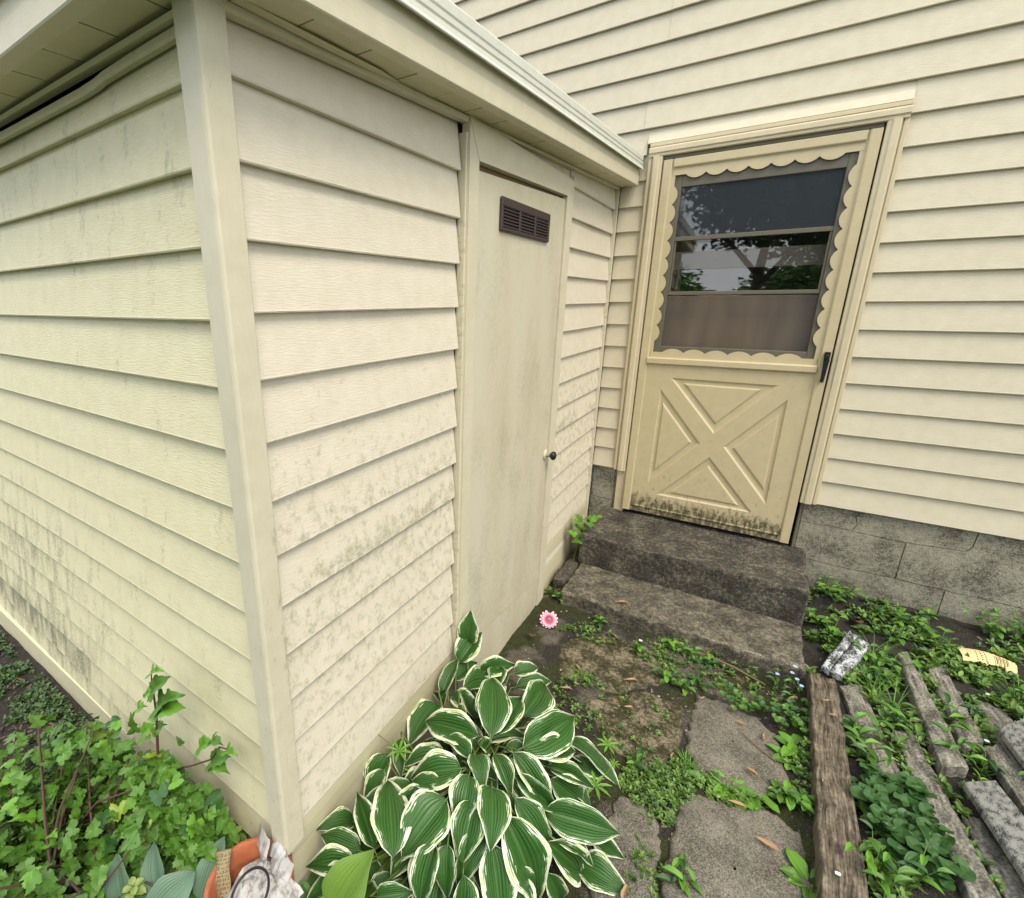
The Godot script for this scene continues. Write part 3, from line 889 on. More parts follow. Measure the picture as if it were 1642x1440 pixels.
func storm_door(h: Node3D) -> void:
	var d := Node3D.new()
	d.name = "storm_door"
	h.add_child(d)
	var zf := -D + 0.018         # face of the door
	var X0 := 0.222
	var X1 := 1.077
	var Y0 := 0.004
	var Y1 := 1.986
	# stiles and top rail: a raised outer band stepping down to the sheet inside
	var fr := MB.new()
	fr.tile = 0.5
	var prof := [Vector2(-0.03, 0.0), Vector2(-0.002, 0.0), Vector2(0.0, 0.002), Vector2(0.0, 0.036), Vector2(-0.002, 0.040), Vector2(-0.010, 0.044), Vector2(-0.010, 0.050), Vector2(-0.03, 0.050), Vector2(-0.03, 0.0)]
	var rev := []
	for p in prof:
		rev.append(p)
	rev.reverse()
	fr.sweep(rev, Vector3(X0, Y0, zf), Vector3(X0, Y1, zf), Vector3(0, 0, 1), Vector3(1, 0, 0))
	fr.sweep(rev, Vector3(X1, Y0, zf), Vector3(X1, Y1, zf), Vector3(0, 0, 1), Vector3(-1, 0, 0))
	fr.sweep(rev, Vector3(X0 + 0.05, Y1, zf), Vector3(X1 - 0.05, Y1, zf), Vector3(0, 0, 1), Vector3(0, -1, 0))
	part("frame", fr.commit(), M.door_cream, d)
	# scalloped sheet round the window
	var wx0 := 0.284
	var wx1 := 1.014
	var wy0 := 0.994
	var wy1 := 1.908
	var ox0 := X0 + 0.046
	var ox1 := X1 - 0.046
	var oy0 := 0.962
	var oy1 := Y1 - 0.046
	var zs := zf - 0.014
	var strips := [
		[Vector2(ox0, wy1), Vector2(ox1, wy1), Vector2(0, -1), oy1 - wy1, 7],
		[Vector2(ox0, wy0), Vector2(ox1, wy0), Vector2(0, 1), wy0 - oy0, 6],
		[Vector2(wx0, oy0), Vector2(wx0, oy1), Vector2(1, 0), wx0 - ox0, 9],
		[Vector2(wx1, oy0), Vector2(wx1, oy1), Vector2(-1, 0), ox1 - wx1, 9]]
	for si in 4:
		var s: Array = strips[si]
		var a: Vector2 = s[0]
		var b: Vector2 = s[1]
		var inn: Vector2 = s[2]
		var back: float = s[3]
		var n: int = s[4]
		var pts := PackedVector2Array()
		pts.append(a - inn * back)
		var lo := a.lerp(b, 0.085 if si < 2 else 0.095)
		var hi := a.lerp(b, 0.915 if si < 2 else 0.915)
		pts.append(a)
		for k in n:
			var m := 9
			for j in m + 1:
				if j == 0 and k > 0:
					continue
				var t := (k + float(j) / m) / n
				var w := sin(PI * j / m)
				pts.append(lo.lerp(hi, t) + inn * 0.021 * pow(w, 0.75))
		pts.append(b)
		pts.append(b - inn * back)
		var mb := MB.new()
		mb.tile = 0.5
		mb.plate(pts, Vector3(0, 0, zs - (0.0012 if si > 1 else 0.0)), Vector3(1, 0, 0), Vector3(0, 1, 0), Vector3(0, 0, 1), 0.004, true)
		part("scalloped_trim", mb.commit(), M.door_cream, d)
	# middle rail
	var rail := MB.new()
	rail.tile = 0.5
	rail.box(Vector3(0.256, 0.926, zf - 0.025), Vector3(1.036, 0.964, zf + 0.008), 0.006)
	part("middle_rail", rail.commit(), M.door_cream, d)
	# lower panel with its pressed crossbuck
	var P := func(x: float, y: float, o := 0.0) -> Vector3:
		return Vector3(x, y, zf - 0.008 + o)
	var mb := MB.new()
	mb.tile = 0.5
	mb.d0 = Vector3(X0, 0, 0)
	mb.dl = Vector2(X1 - X0, 0.95)
	var f := Vector3(0, 0, 1)
	var TL := Vector2(0.262, 0.930)
	var TR := Vector2(1.036, 0.930)
	var BR := Vector2(1.036, 0.040)
	var BL := Vector2(0.262, 0.040)
	var T := [Vector2(0.395, 0.852), Vector2(0.900, 0.852), Vector2(0.648, 0.556)]
	var L := [Vector2(0.350, 0.785), Vector2(0.592, 0.490), Vector2(0.350, 0.196)]
	var R := [Vector2(0.946, 0.785), Vector2(0.704, 0.490), Vector2(0.946, 0.196)]
	var B := [Vector2(0.648, 0.420), Vector2(0.405, 0.136), Vector2(0.892, 0.136)]
	var q := func(a: Vector2, b: Vector2, c: Vector2, e: Vector2) -> void:
		mb.quad(P.call(a.x, a.y), P.call(b.x, b.y), P.call(c.x, c.y), P.call(e.x, e.y), f)
	var t3 := func(a: Vector2, b: Vector2, c: Vector2) -> void:
		mb.trin(P.call(a.x, a.y), P.call(b.x, b.y), P.call(c.x, c.y), f)
	q.call(TL, TR, T[1], T[0])
	q.call(TL, L[0], L[2], BL)
	q.call(TR, BR, R[2], R[0])
	q.call(BL, B[1], B[2], BR)
	t3.call(TL, T[0], L[0])
	t3.call(TR, R[0], T[1])
	t3.call(BL, L[2], B[1])
	t3.call(BR, B[2], R[2])
	q.call(T[0], T[2], L[1], L[0])
	q.call(T[1], R[0], R[1], T[2])
	q.call(L[2], L[1], B[0], B[1])
	q.call(B[2], B[0], R[1], R[2])
	q.call(T[2], R[1], B[0], L[1])
	part("lower_panel", mb.commit(), M.door_dirty, d)
	for tri in [T, L, R, B]:
		var c: Vector2 = (tri[0] + tri[1] + tri[2]) / 3.0
		var pm := MB.new()
		pm.tile = 0.5
		pm.d0 = Vector3(X0, 0, 0)
		pm.dl = Vector2(X1 - X0, 0.95)
		var rings := [[1.0, 0.0], [0.93, -0.007], [0.86, -0.0085], [0.735, -0.0085], [0.68, -0.0025], [0.64, -0.0015]]
		for k in rings.size() - 1:
			var r0: Array = rings[k]
			var r1: Array = rings[k + 1]
			for j in 3:
				var a0: Vector2 = c.lerp(tri[j], r0[0])
				var b0: Vector2 = c.lerp(tri[(j + 1) % 3], r0[0])
				var a1: Vector2 = c.lerp(tri[j], r1[0])
				var b1: Vector2 = c.lerp(tri[(j + 1) % 3], r1[0])
				pm.quad(P.call(a0.x, a0.y, r0[1]), P.call(b0.x, b0.y, r0[1]), P.call(b1.x, b1.y, r1[1]), P.call(a1.x, a1.y, r1[1]), f)
		var i: Array = []
		for j in 3:
			var e: Vector2 = c.lerp(tri[j], 0.64)
			i.append(P.call(e.x, e.y, -0.0015))
		pm.trin(i[0], i[1], i[2], f)
		part("panel_moulding", pm.commit(), M.door_dirty, d)
	# the flaking sweep along the foot
	var sweepm := MB.new()
	sweepm.tile = 0.5
	sweepm.d0 = Vector3(X0, 0, 0)
	sweepm.dl = Vector2(X1 - X0, 0.95)
	sweepm.sweep([Vector2(-0.02, 0.046), Vector2(-0.006, 0.046), Vector2(0.001, 0.042), Vector2(0.0, 0.036), Vector2(-0.004, 0.030), Vector2(-0.003, 0.004), Vector2(-0.02, 0.0), Vector2(-0.02, 0.046)], Vector3(X0 + 0.05, 0.002, zf), Vector3(X1 - 0.05, 0.002, zf), f, Vector3.UP)
	part("door_sweep", sweepm.commit(), M.door_dirty, d)
	# sash, panes and screen behind the scallops
	var sz := zf - 0.034
	var sash := MB.new()
	sash.tile = 0.5
	var bar := func(x0: float, y0: float, x1: float, y1: float, z0: float, z1: float) -> void:
		sash.box(Vector3(x0, y0, z0), Vector3(x1, y1, z1), 0.002)
	bar.call(0.268, 0.962, 0.318, 1.938, sz - 0.012, sz + 0.012)
	bar.call(0.982, 0.962, 1.031, 1.938, sz - 0.012, sz + 0.012)
	bar.call(0.318, 1.850, 0.982, 1.938, sz - 0.012, sz + 0.012)
	bar.call(0.318, 0.962, 0.982, 1.026, sz - 0.012, sz + 0.012)
	bar.call(0.318, 1.585, 0.982, 1.606, sz - 0.012, sz + 0.009)
	bar.call(0.318, 1.305, 0.982, 1.324, sz - 0.016, sz + 0.006)
	bar.call(0.318, 1.324, 0.328, 1.585, sz - 0.010, sz + 0.004)
	bar.call(0.972, 1.324, 0.982, 1.585, sz - 0.010, sz + 0.004)
	part("window_sash", sash.commit(), M.sash, d)
	var pane := func(called: String, y0: float, y1: float, z: float, m: Material) -> void:
		var g := MB.new()
		g.quadn(Vector3(0.305, y0, z), Vector3(0.985, y0, z), Vector3(0.985, y1, z), Vector3(0.305, y1, z), f)
		if called == "glass_pane":   # the sheet's second face
			g.quadn(Vector3(0.305, y0, z - 0.004), Vector3(0.985, y0, z - 0.004), Vector3(0.985, y1, z - 0.004), Vector3(0.305, y1, z - 0.004), -f)
		part(called, g.commit(), m, d)
	pane.call("glass_pane", 1.600, 1.866, sz - 0.006, M.glass)
	pane.call("glass_pane", 1.320, 1.590, sz, M.glass)
	pane.call("insect_screen", 1.600, 1.866, sz + 0.004, M.screen)
	pane.call("insect_screen", 1.020, 1.308, sz, M.screen)
	# handle: a tapered black lever with its push button
	var hd := MB.new()
	hd.plate(PackedVector2Array([Vector2(-0.010, 0.035), Vector2(0.010, 0.035), Vector2(0.012, 0.060), Vector2(0.010, 0.070), Vector2(-0.010, 0.070), Vector2(-0.012, 0.060)]), Vector3(1.060, 0.962, zf), Vector3(1, 0, 0), Vector3(0, 1, 0), f, 0.014)
	hd.plate(PackedVector2Array([Vector2(-0.011, 0.036), Vector2(-0.006, -0.075), Vector2(0.006, -0.075), Vector2(0.011, 0.036)]), Vector3(1.060, 0.962, zf + 0.012), Vector3(1, 0, 0), Vector3(0, 1, 0), f, 0.016, true)
	hd.plate(PackedVector2Array([Vector2(-0.006, -0.073), Vector2(0.006, -0.073), Vector2(0.006, -0.060), Vector2(-0.006, -0.060)]), Vector3(1.060, 0.962, zf), Vector3(1, 0, 0), Vector3(0, 1, 0), f, 0.012)
	hd.box(Vector3(1.052, 1.000, zf + 0.024), Vector3(1.068, 1.020, zf + 0.031), 0.003)
	part("handle", hd.commit(), M.dark_metal, d)

func inner_door(h: Node3D) -> void:
	var d := Node3D.new()
	d.name = "inner_door"
	h.add_child(d)
	var z := -D - 0.085
	var add := func(called: String, lo: Vector3, hi: Vector3, m: Material) -> void:
		var mb := MB.new()
		mb.box(lo, hi, 0.003)
		part(called, mb.commit(), m, d)
	add.call("lower_panel", Vector3(0.222, -0.02, z - 0.03), Vector3(1.077, 1.30, z), M.inner_door)
	add.call("stile", Vector3(0.222, 1.30, z - 0.03), Vector3(0.30, 1.99, z), M.inner_rail)
	add.call("stile", Vector3(0.99, 1.30, z - 0.03), Vector3(1.077, 1.99, z), M.inner_rail)
	add.call("rail", Vector3(0.30, 1.44, z - 0.025), Vector3(0.99, 1.535, z - 0.004), M.inner_rail)
	add.call("rail", Vector3(0.30, 1.93, z - 0.025), Vector3(0.99, 1.99, z - 0.004), M.inner_rail)
	var ig := MB.new()
	for k in 2:
		var gz := z - 0.012 - 0.004 * k
		var nn := Vector3(0, 0, 1.0 - 2.0 * k)
		ig.quadn(Vector3(0.30, 1.30, gz), Vector3(0.99, 1.30, gz), Vector3(0.99, 1.93, gz), Vector3(0.30, 1.93, gz), nn)
	part("glass_pane", ig.commit(), M.glass, d)
	var room := MB.new()
	room.box(Vector3(0.0, -0.1, -D - 1.6), Vector3(1.3, 2.2, -D - 1.55))
	room.box(Vector3(0.0, -0.1, -D - 1.55), Vector3(0.03, 2.2, -D - 0.165))
	room.box(Vector3(1.27, -0.1, -D - 1.55), Vector3(1.3, 2.2, -D - 0.165))
	room.box(Vector3(0.03, 2.17, -D - 1.55), Vector3(1.27, 2.2, -D - 0.165))
	room.box(Vector3(0.03, -0.1, -D - 1.55), Vector3(1.27, -0.05, -D - 0.165))
	part("passage", room.commit(), M.room_paint, h)

func foundation(h: Node3D) -> void:
	# cracked render and blocks under the siding: each piece its own outline, with a recessed joint behind
	var zb := -D - 0.02
	var back := MB.new()
	back.box(Vector3(1.10, -0.6, zb - 0.14), Vector3(4.6, 0.255, zb - 0.010))
	back.box(Vector3(-4.0, -0.6, zb - 0.14), Vector3(0.215, 0.255, zb - 0.010))
	back.box(Vector3(0.215, -0.6, zb - 0.14), Vector3(1.10, -0.035, zb - 0.010))
	part("foundation_wall", back.commit(), M.block_concrete, h)
	var shapes := [
		[[1.112, 0.246], [1.330, 0.246], [1.322, 0.205], [1.331, 0.170], [1.316, 0.134], [1.24, 0.140], [1.18, 0.132], [1.112, 0.136]],
		[[1.336, 0.246], [1.742, 0.246], [1.738, 0.165], [1.722, 0.140], [1.63, 0.134], [1.52, 0.126], [1.42, 0.128], [1.322, 0.131], [1.335, 0.168], [1.326, 0.205]],
		[[1.746, 0.246], [2.6, 0.246], [2.6, -0.078], [1.96, -0.080], [1.527, -0.074], [1.526, 0.120], [1.63, 0.129], [1.725, 0.135], [1.742, 0.163]],
		[[1.112, 0.131], [1.18, 0.127], [1.24, 0.135], [1.316, 0.128], [1.42, 0.123], [1.521, 0.120], [1.522, -0.074], [1.33, -0.078], [1.112, -0.074]],
		[[1.112, -0.080], [1.33, -0.084], [1.70, -0.082], [1.70, -0.42], [1.112, -0.42]],
		[[1.705, -0.083], [2.6, -0.086], [2.6, -0.42], [1.705, -0.42]],
		[[2.606, 0.246], [3.6, 0.246], [3.6, -0.42], [2.606, -0.42]],
		[[0.016, 0.243], [0.148, 0.243], [0.150, 0.03], [0.016, 0.035]],
		[[0.012, 0.030], [0.150, 0.024], [0.150, -0.30], [0.012, -0.30]]]
	for i in shapes.size():
		var pts := PackedVector2Array()
		var s: Array = shapes[i]
		for k in s.size():
			var a := Vector2(s[k][0], s[k][1])
			var b := Vector2(s[(k + 1) % s.size()][0], s[(k + 1) % s.size()][1])
			var n := maxi(1, int(a.distance_to(b) / 0.05))
			for j in n:
				var p := a.lerp(b, float(j) / n)
				pts.append(p + Vector2(fbm.get_noise_2d(p.x * 60.0, p.y * 60.0), fbm.get_noise_2d(p.y * 60.0 + 30.0, p.x * 60.0)) * 0.004)
		var mb := MB.new()
		mb.plate(pts, Vector3(0, 0, zb - 0.01), Vector3(1, 0, 0), Vector3(0, 1, 0), Vector3(0, 0, 1), 0.0045 + 0.0015 * (i % 3))
		part("foundation_block", mb.commit(), M.block_concrete, h)
	# weathered sill strip on top of the blocks
	var sill := MB.new()
	sill.box(Vector3(1.10, 0.2445, zb - 0.012), Vector3(3.6, 0.2495, zb + 0.010), 0.002)
	part("sill_strip", sill.commit(), M.old_board, h)

# ---------------------------------------------------------------- the shed
func soffit_y(z: float) -> float:
	return 1.735 - SLOPE * z

func shed() -> void:
	var s := thing("shed", "low cream lean-to shed with vinyl siding and a narrow plain door", "shed")
	var X := Vector3(1, 0, 0)
	var Z := Vector3(0, 0, 1)
	var core := MB.new()
	core.box(Vector3(-2.5, -0.5, -D - 0.01), Vector3(-0.024, 1.72, -0.055))
	core.box(Vector3(-2.5, 1.72, -D - 0.01), Vector3(-0.024, 1.82, -0.6))
	part("wall", core.commit(), M.sheathing, s)
	# side with the door
	for k in range(0, 15):
		if k <= 13:
			board(s, "siding_board", Vector3(0, 0, -0.02), Vector3(0, 0, -0.8145), X, k * E, E, M.vinyl_a, Vector3(0, 0, 0), Vector3(0, 0, -1), Vector2(0.84, 1.9))
		board(s, "siding_board", Vector3(0, 0, -1.79), Vector3(0, 0, -2.566), X, k * E, E, M.vinyl_a, Vector3(0, 0, -1.0), Vector3(0, 0, -1), Vector2(1.2, 1.9))
	board(s, "siding_board", Vector3(-0.006, 0, -0.83), Vector3(-0.006, 0, -1.79), X, 14 * E, E, M.vinyl_a, Vector3(0, 0, -1.0), Vector3(0, 0, -1), Vector2(1.2, 1.9))
	board(s, "siding_board", Vector3(0, 0, -1.79), Vector3(0, 0, -2.566), X, -E, E, M.vinyl_a, Vector3(0, 0, -1.0), Vector3(0, 0, -1), Vector2(1.2, 1.9))
	# front
	for k in range(-2, 14):
		board(s, "siding_board", Vector3(-2.4, 0, -0.026), Vector3(-0.03, 0, 0), Z, k * E - 0.0128, E if k < 13 else 0.064, M.vinyl_b, Vector3(-2.4, -0.35, 0), Vector3(1, 0, 0), Vector2(2.4, 2.1))
	# corner post: an L of two faces with an eased edge
	var cp := MB.new()
	cp.tile = 0.5
	cp.ua = Vector3(0, 1, 0)
	cp.ub = Vector3(0.7, 0, -0.7)
	cp.d0 = Vector3(-0.041, -0.1, 0.02)
	cp.da = Vector3(1, 0, -1)
	cp.dl = Vector2(0.118, 1.9)
	cp.sweep([Vector2(-0.040, -0.01), Vector2(-0.040, 0.014), Vector2(-0.038, 0.017), Vector2(0.012, 0.019), Vector2(0.017, 0.017), Vector2(0.019, 0.012), Vector2(0.017, -0.037), Vector2(0.014, -0.040), Vector2(-0.01, -0.040), Vector2(-0.01, -0.01), Vector2(-0.040, -0.01)], Vector3(0, -0.03, 0), Vector3(0, 1.745, 0), X, Z)
	part("corner_post", cp.commit(), M.trim_post, s)
	# plinth boards below the siding
	var base := MB.new()
	base.tile = 0.5
	base.box(Vector3(-0.03, -0.45, -D + 0.02), Vector3(-0.004, 0.004, -0.012), 0.002)
	base.box(Vector3(-2.4, -0.45, -0.036), Vector3(-0.004, -0.245, -0.012), 0.002)
	part("plinth_board", base.commit(), M.trim_b, s)
	# J-channels where the siding stops
	for c in [[-0.824, 1.74, -0.30], [-1.786, 1.80, -0.30], [-2.572, 1.882, -0.28]]:
		var j := MB.new()
		j.tile = 0.5
		j.sweep([Vector2(-0.014, 0.004), Vector2(0.010, 0.004), Vector2(0.012, 0.002), Vector2(0.012, -0.002), Vector2(0.010, -0.004), Vector2(-0.014, -0.004), Vector2(-0.014, 0.004)], Vector3(0, c[2], c[0]), Vector3(0, c[1], c[0]), X, Z)
		part("channel_strip", j.commit(), M.trim_a, s)
	shed_door(s)
	eaves(s)

func shed_door(s: Node3D) -> void:
	var X := Vector3(1, 0, 0)
	var face := func(called: String, pts: Array, x: float, th: float, m: Material, parent: Node) -> MeshInstance3D:
		# pts are (z, y)
		var mb := MB.new()
		mb.tile = 0.9
		mb.ua = Vector3(0, 0, -1)
		mb.uo = Vector2(rng.randf(), rng.randf())
		mb.d0 = Vector3(0, 0, 0)
		mb.da = Vector3(0, 0, -1)
		mb.dl = Vector2(2.0, 1.9)
		var q := PackedVector2Array()
		for p in pts:
			q.append(Vector2(-p[0], p[1]))
		mb.plate(q, Vector3(x, 0, 0), Vector3(0, 0, -1), Vector3(0, 1, 0), X, th)
		return part(called, mb.commit(), m, parent)
	# mitred trim
	face.call("door_trim", [[-0.829, -0.32], [-0.889, -0.32], [-0.8890, 1.678], [-0.829, 1.772]], -0.006, 0.024, M.trim, s)
	face.call("door_trim", [[-1.692, -0.30], [-1.770, -0.30], [-1.758, 1.768], [-1.694, 1.706]], -0.006, 0.023, M.trim, s)
	face.call("door_trim", [[-0.8298, 1.774], [-0.8895, 1.680], [-1.6935, 1.708], [-1.7565, 1.770]], -0.006, 0.0245, M.trim, s)
	# narrow edge bead outside the trim
	for b in [[[-0.826, -0.31], [-0.8285, -0.31], [-0.8285, 1.775], [-0.826, 1.775]], [[-0.828, 1.7755], [-1.762, 1.7715], [-1.762, 1.779], [-0.828, 1.784]], [[-1.771, -0.3], [-1.783, -0.3], [-1.772, 1.779], [-1.760, 1.7715]]]:
		face.call("trim_bead", b, -0.006, 0.021, M.trim, s)
	var rec := MB.new()
	rec.box(Vector3(-0.0235, -0.30, -1.70), Vector3(-0.010, 1.72, -0.88))
	part("door_recess", rec.commit(), M.sheathing, s)
	var d := Node3D.new()
	d.name = "shed_door"
	s.add_child(d)
	face.call("door_leaf", [[-0.892, -0.030], [-1.689, -0.132], [-1.689, 1.694], [-0.892, 1.657]], -0.009, 0.019, M.shed_door_stained, d)
	face.call("door_leaf", [[-0.892, -0.034], [-1.689, -0.136], [-1.689, -0.33], [-0.892, -0.33]], -0.009, 0.017, M.shed_door_stained, d)
	# knob on its rose
	var k := SM.new()
	var prof := [[0.0, 0.0], [0.024, 0.0], [0.026, 0.003], [0.022, 0.007], [0.010, 0.009], [0.009, 0.026], [0.014, 0.030], [0.020, 0.036], [0.022, 0.043], [0.019, 0.050], [0.011, 0.054], [0.0, 0.055]]
	var rose := SM.new()
	for two in 2:
		var sm: SM = rose if two == 0 else k
		var lo := 0 if two == 0 else 4
		var hi := 6 if two == 0 else prof.size()
		for i in range(lo, hi):
			for j in 14:
				var a := TAU * j / 14
				sm.vert(Vector3(prof[i][1], cos(a) * prof[i][0], sin(a) * prof[i][0]))
		sm.grid(0, hi - lo, 14, true, true)
	var r := part("knob_rose", rose.commit(), M.trim, d)
	r.position = Vector3(0.010, 0.566, -1.660)
	var kn := part("knob", k.commit(), M.dark_metal, d)
	kn.position = Vector3(0.010, 0.566, -1.660)
	# louvred vent plate, with its slots cut by bars
	var v := Node3D.new()
	v.name = "door_vent"
	s.add_child(v)
	var z0 := -1.052
	var z1 := -1.500
	var y0 := 1.506
	var y1 := 1.612
	var pl := MB.new()
	pl.box(Vector3(0.0101, y0 + 0.004, z1 + 0.004), Vector3(0.0135, y1 - 0.004, z0 - 0.004))
	part("vent_back", pl.commit(), M.dark_metal, v)
	var rim := MB.new()
	rim.box(Vector3(0.010, y1 - 0.030, z1), Vector3(0.021, y1, z0), 0.004)
	rim.box(Vector3(0.010, y0, z1), Vector3(0.021, y0 + 0.014, z0), 0.004)
	rim.box(Vector3(0.010, y0 + 0.010, z0 - 0.016), Vector3(0.0205, y1 - 0.026, z0), 0.003)
	rim.box(Vector3(0.010, y0 + 0.010, z1), Vector3(0.0205, y1 - 0.026, z1 + 0.016), 0.003)
	for t in [0.345, 0.665]:
		var zc: float = lerpf(z0, z1, t)
		rim.box(Vector3(0.010, y0 + 0.010, zc - 0.008), Vector3(0.0202, y1 - 0.026, zc + 0.008), 0.002)
	part("vent_frame", rim.commit(), M.vent_brown, v)
	for col in 3:
		for row in 6:
			var a: float = [lerpf(z0, z1, 0.036), lerpf(z0, z1, 0.363), lerpf(z0, z1, 0.683)][col]
			var b: float = [lerpf(z0, z1, 0.327), lerpf(z0, z1, 0.647), lerpf(z0, z1, 0.964)][col]
			var y := y0 + 0.0155 + row * 0.0103
			var sl := MB.new()
			sl.sweep([Vector2(0.0, 0.0066), Vector2(0.0018, 0.0066), Vector2(0.0062, 0.0015), Vector2(0.0062, 0.0), Vector2(0.004, 0.0), Vector2(0.0, 0.0048), Vector2(0.0, 0.0066)], Vector3(0.0135, y, a), Vector3(0.0135, y, b), X, Vector3.UP)
			part("louvre", sl.commit(), M.vent_brown, v)

func eaves(s: Node3D) -> void:
	var X := Vector3(1, 0, 0)
	var zc0 := 0.118
	var up := Vector3(0, 1, SLOPE * 0.0).normalized()
	var at := func(z: float, x := 0.0) -> Vector3:
		return Vector3(x, soffit_y(z), z)
	# rake soffit panels
	var z := -0.020
	var n := 0
	while z > -2.56:
		var z2 := maxf(z - 0.1555, -2.572)
		var mb := MB.new()
		mb.tile = 0.5
		var a: Vector3 = at.call(z - 0.0022)
		var b: Vector3 = at.call(z2 + 0.0022)
		var dip := Vector3.DOWN * (0.001 * rng.randf())
		mb.sweep([Vector2(-0.012, 0.010), Vector2(-0.012, 0.001), Vector2(0.079, 0.0), Vector2(0.079, 0.010), Vector2(-0.012, 0.010)], a + dip, b + dip, X, Vector3.UP)
		part("soffit_panel", mb.commit(), M.soffit, s)
		z = z2
		n += 1
	# fascia with its return under the soffit
	var fa := MB.new()
	fa.tile = 0.5
	fa.ua = Vector3(0, 0, 1)
	fa.uo = Vector2(0.3, 0.2)
	var fp := [Vector2(0.092, 0.090), Vector2(0.105, 0.090), Vector2(0.105, 0.046), Vector2(0.107, 0.044), Vector2(0.107, -0.002), Vector2(0.105, -0.004), Vector2(0.077, -0.004), Vector2(0.077, -0.001), Vector2(0.092, 0.0), Vector2(0.092, 0.090)]
	fa.sweep(fp, at.call(zc0 - 0.01), at.call(-2.562), X, Vector3.UP)
	part("fascia", fa.commit(), M.trim, s)
	# ribbed white edge metal
	var ed := MB.new()
	ed.tile = 0.5
	ed.ua = Vector3(0, 0, 1)
	ed.sweep([Vector2(0.10, 0.142), Vector2(0.116, 0.140), Vector2(0.118, 0.136), Vector2(0.118, 0.116), Vector2(0.114, 0.113), Vector2(0.114, 0.111), Vector2(0.119, 0.109), Vector2(0.119, 0.098), Vector2(0.115, 0.095), Vector2(0.115, 0.093), Vector2(0.120, 0.091), Vector2(0.121, 0.080), Vector2(0.125, 0.072), Vector2(0.124, 0.070), Vector2(0.107, 0.078), Vector2(0.10, 0.142)], at.call(zc0), at.call(-2.572), X, Vector3.UP)
	part("roof_edge", ed.commit(), M.flashing, s)
	# frieze strips under the rake soffit
	var fz := MB.new()
	fz.tile = 0.5
	fz.ua = Vector3(0, 0, 1)
	fz.sweep([Vector2(-0.006, -0.004), Vector2(0.013, -0.004), Vector2(0.015, -0.007), Vector2(0.013, -0.020), Vector2(-0.006, -0.020), Vector2(-0.006, -0.004)], at.call(-0.039) + Vector3(0, 0.004, 0), at.call(-0.826) + Vector3(0, 0.002, 0), X, Vector3.UP)
	part("frieze_strip", fz.commit(), M.trim, s)
	var fj := MB.new()
	fj.tile = 0.5
	fj.sweep([Vector2(-0.012, -0.001), Vector2(0.010, -0.001), Vector2(0.012, -0.004), Vector2(0.010, -0.012), Vector2(-0.012, -0.010), Vector2(-0.012, -0.001)], at.call(-0.826), at.call(-2.568), X, Vector3.UP)
	part("frieze_strip", fj.commit(), M.trim, s)
	# loose second strip, pulled away from the wall near the corner
	var lo := MB.new()
	lo.tile = 0.5
	var pts := [[0.0, 0.016, 0.004], [-0.18, 0.020, -0.002], [-0.36, 0.014, -0.001], [-0.46, -0.004, 0.003], [-0.60, -0.012, 0.004]]
	for k in pts.size() - 1:
		var p: Array = pts[k]
		var q: Array = pts[k + 1]
		lo.sweep([Vector2(0.0, 0.0), Vector2(0.014, -0.001), Vector2(0.017, -0.004), Vector2(0.012, -0.007), Vector2(0.0, -0.006), Vector2(0.0, 0.0)], at.call(p[0] - 0.05, p[1]) + Vector3(0, p[2], 0), at.call(q[0] - 0.05, q[1]) + Vector3(0, q[2], 0), X, Vector3.UP)
	part("loose_strip", lo.commit(), M.soffit, s)
	# front eave: soffit panels, fascia, edge metal
	var Z := Vector3(0, 0, 1)
	var x := 0.079
	n = 0
	while x > -2.4:
		var x2 := x - 0.150
		var mb := MB.new()
		mb.tile = 0.5
		var dip := Vector3.DOWN * (0.001 * rng.randf())
		mb.sweep([Vector2(-0.012, 0.010), Vector2(-0.012, 0.001), Vector2(0.079, 0.0), Vector2(0.079, 0.010), Vector2(-0.012, 0.010)], Vector3(x - 0.002, 1.728, 0) + dip, Vector3(x2 + 0.002, 1.728, 0) + dip, Z, Vector3.UP)
		part("soffit_panel", mb.commit(), M.soffit, s)
		x = x2
		n += 1
	var ff := MB.new()
	ff.tile = 0.5
	ff.sweep([Vector2(0.094, 0.078), Vector2(0.107, 0.078), Vector2(0.107, 0.040), Vector2(0.109, 0.038), Vector2(0.109, -0.002), Vector2(0.107, -0.005), Vector2(0.076, -0.005), Vector2(0.076, -0.001), Vector2(0.094, 0.0), Vector2(0.094, 0.078)], Vector3(0.103, 1.728, 0), Vector3(-2.5, 1.728, 0), Z, Vector3.UP)
	part("fascia", ff.commit(), M.trim, s)
	var fe := MB.new()
	fe.tile = 0.5
	fe.sweep([Vector2(0.104, 0.130), Vector2(0.122, 0.128), Vector2(0.123, 0.078), Vector2(0.126, 0.072), Vector2(0.109, 0.076), Vector2(0.104, 0.130)], Vector3(0.113, 1.728, 0), Vector3(-2.5, 1.728, 0), Z, Vector3.UP)
	part("roof_edge", fe.commit(), M.flashing, s)
	# soffit channel against the front wall, and the sagging strip below it with a dark gap between
	var ch := MB.new()
	ch.tile = 0.5
	ch.sweep([Vector2(-0.012, 0.0), Vector2(0.008, 0.0), Vector2(0.012, -0.003), Vector2(0.008, -0.010), Vector2(-0.012, -0.008), Vector2(-0.012, 0.0)], Vector3(-0.038, 1.722, 0), Vector3(-2.4, 1.722, 0), Z, Vector3.UP)
	part("frieze_strip", ch.commit(), M.soffit, s)
	var sg := MB.new()
	sg.tile = 0.5
	var sag := [[-0.038, 1.711], [-0.22, 1.708], [-0.32, 1.705], [-0.36, 1.701], [-0.42, 1.699], [-0.70, 1.699], [-1.3, 1.701], [-2.4, 1.702]]
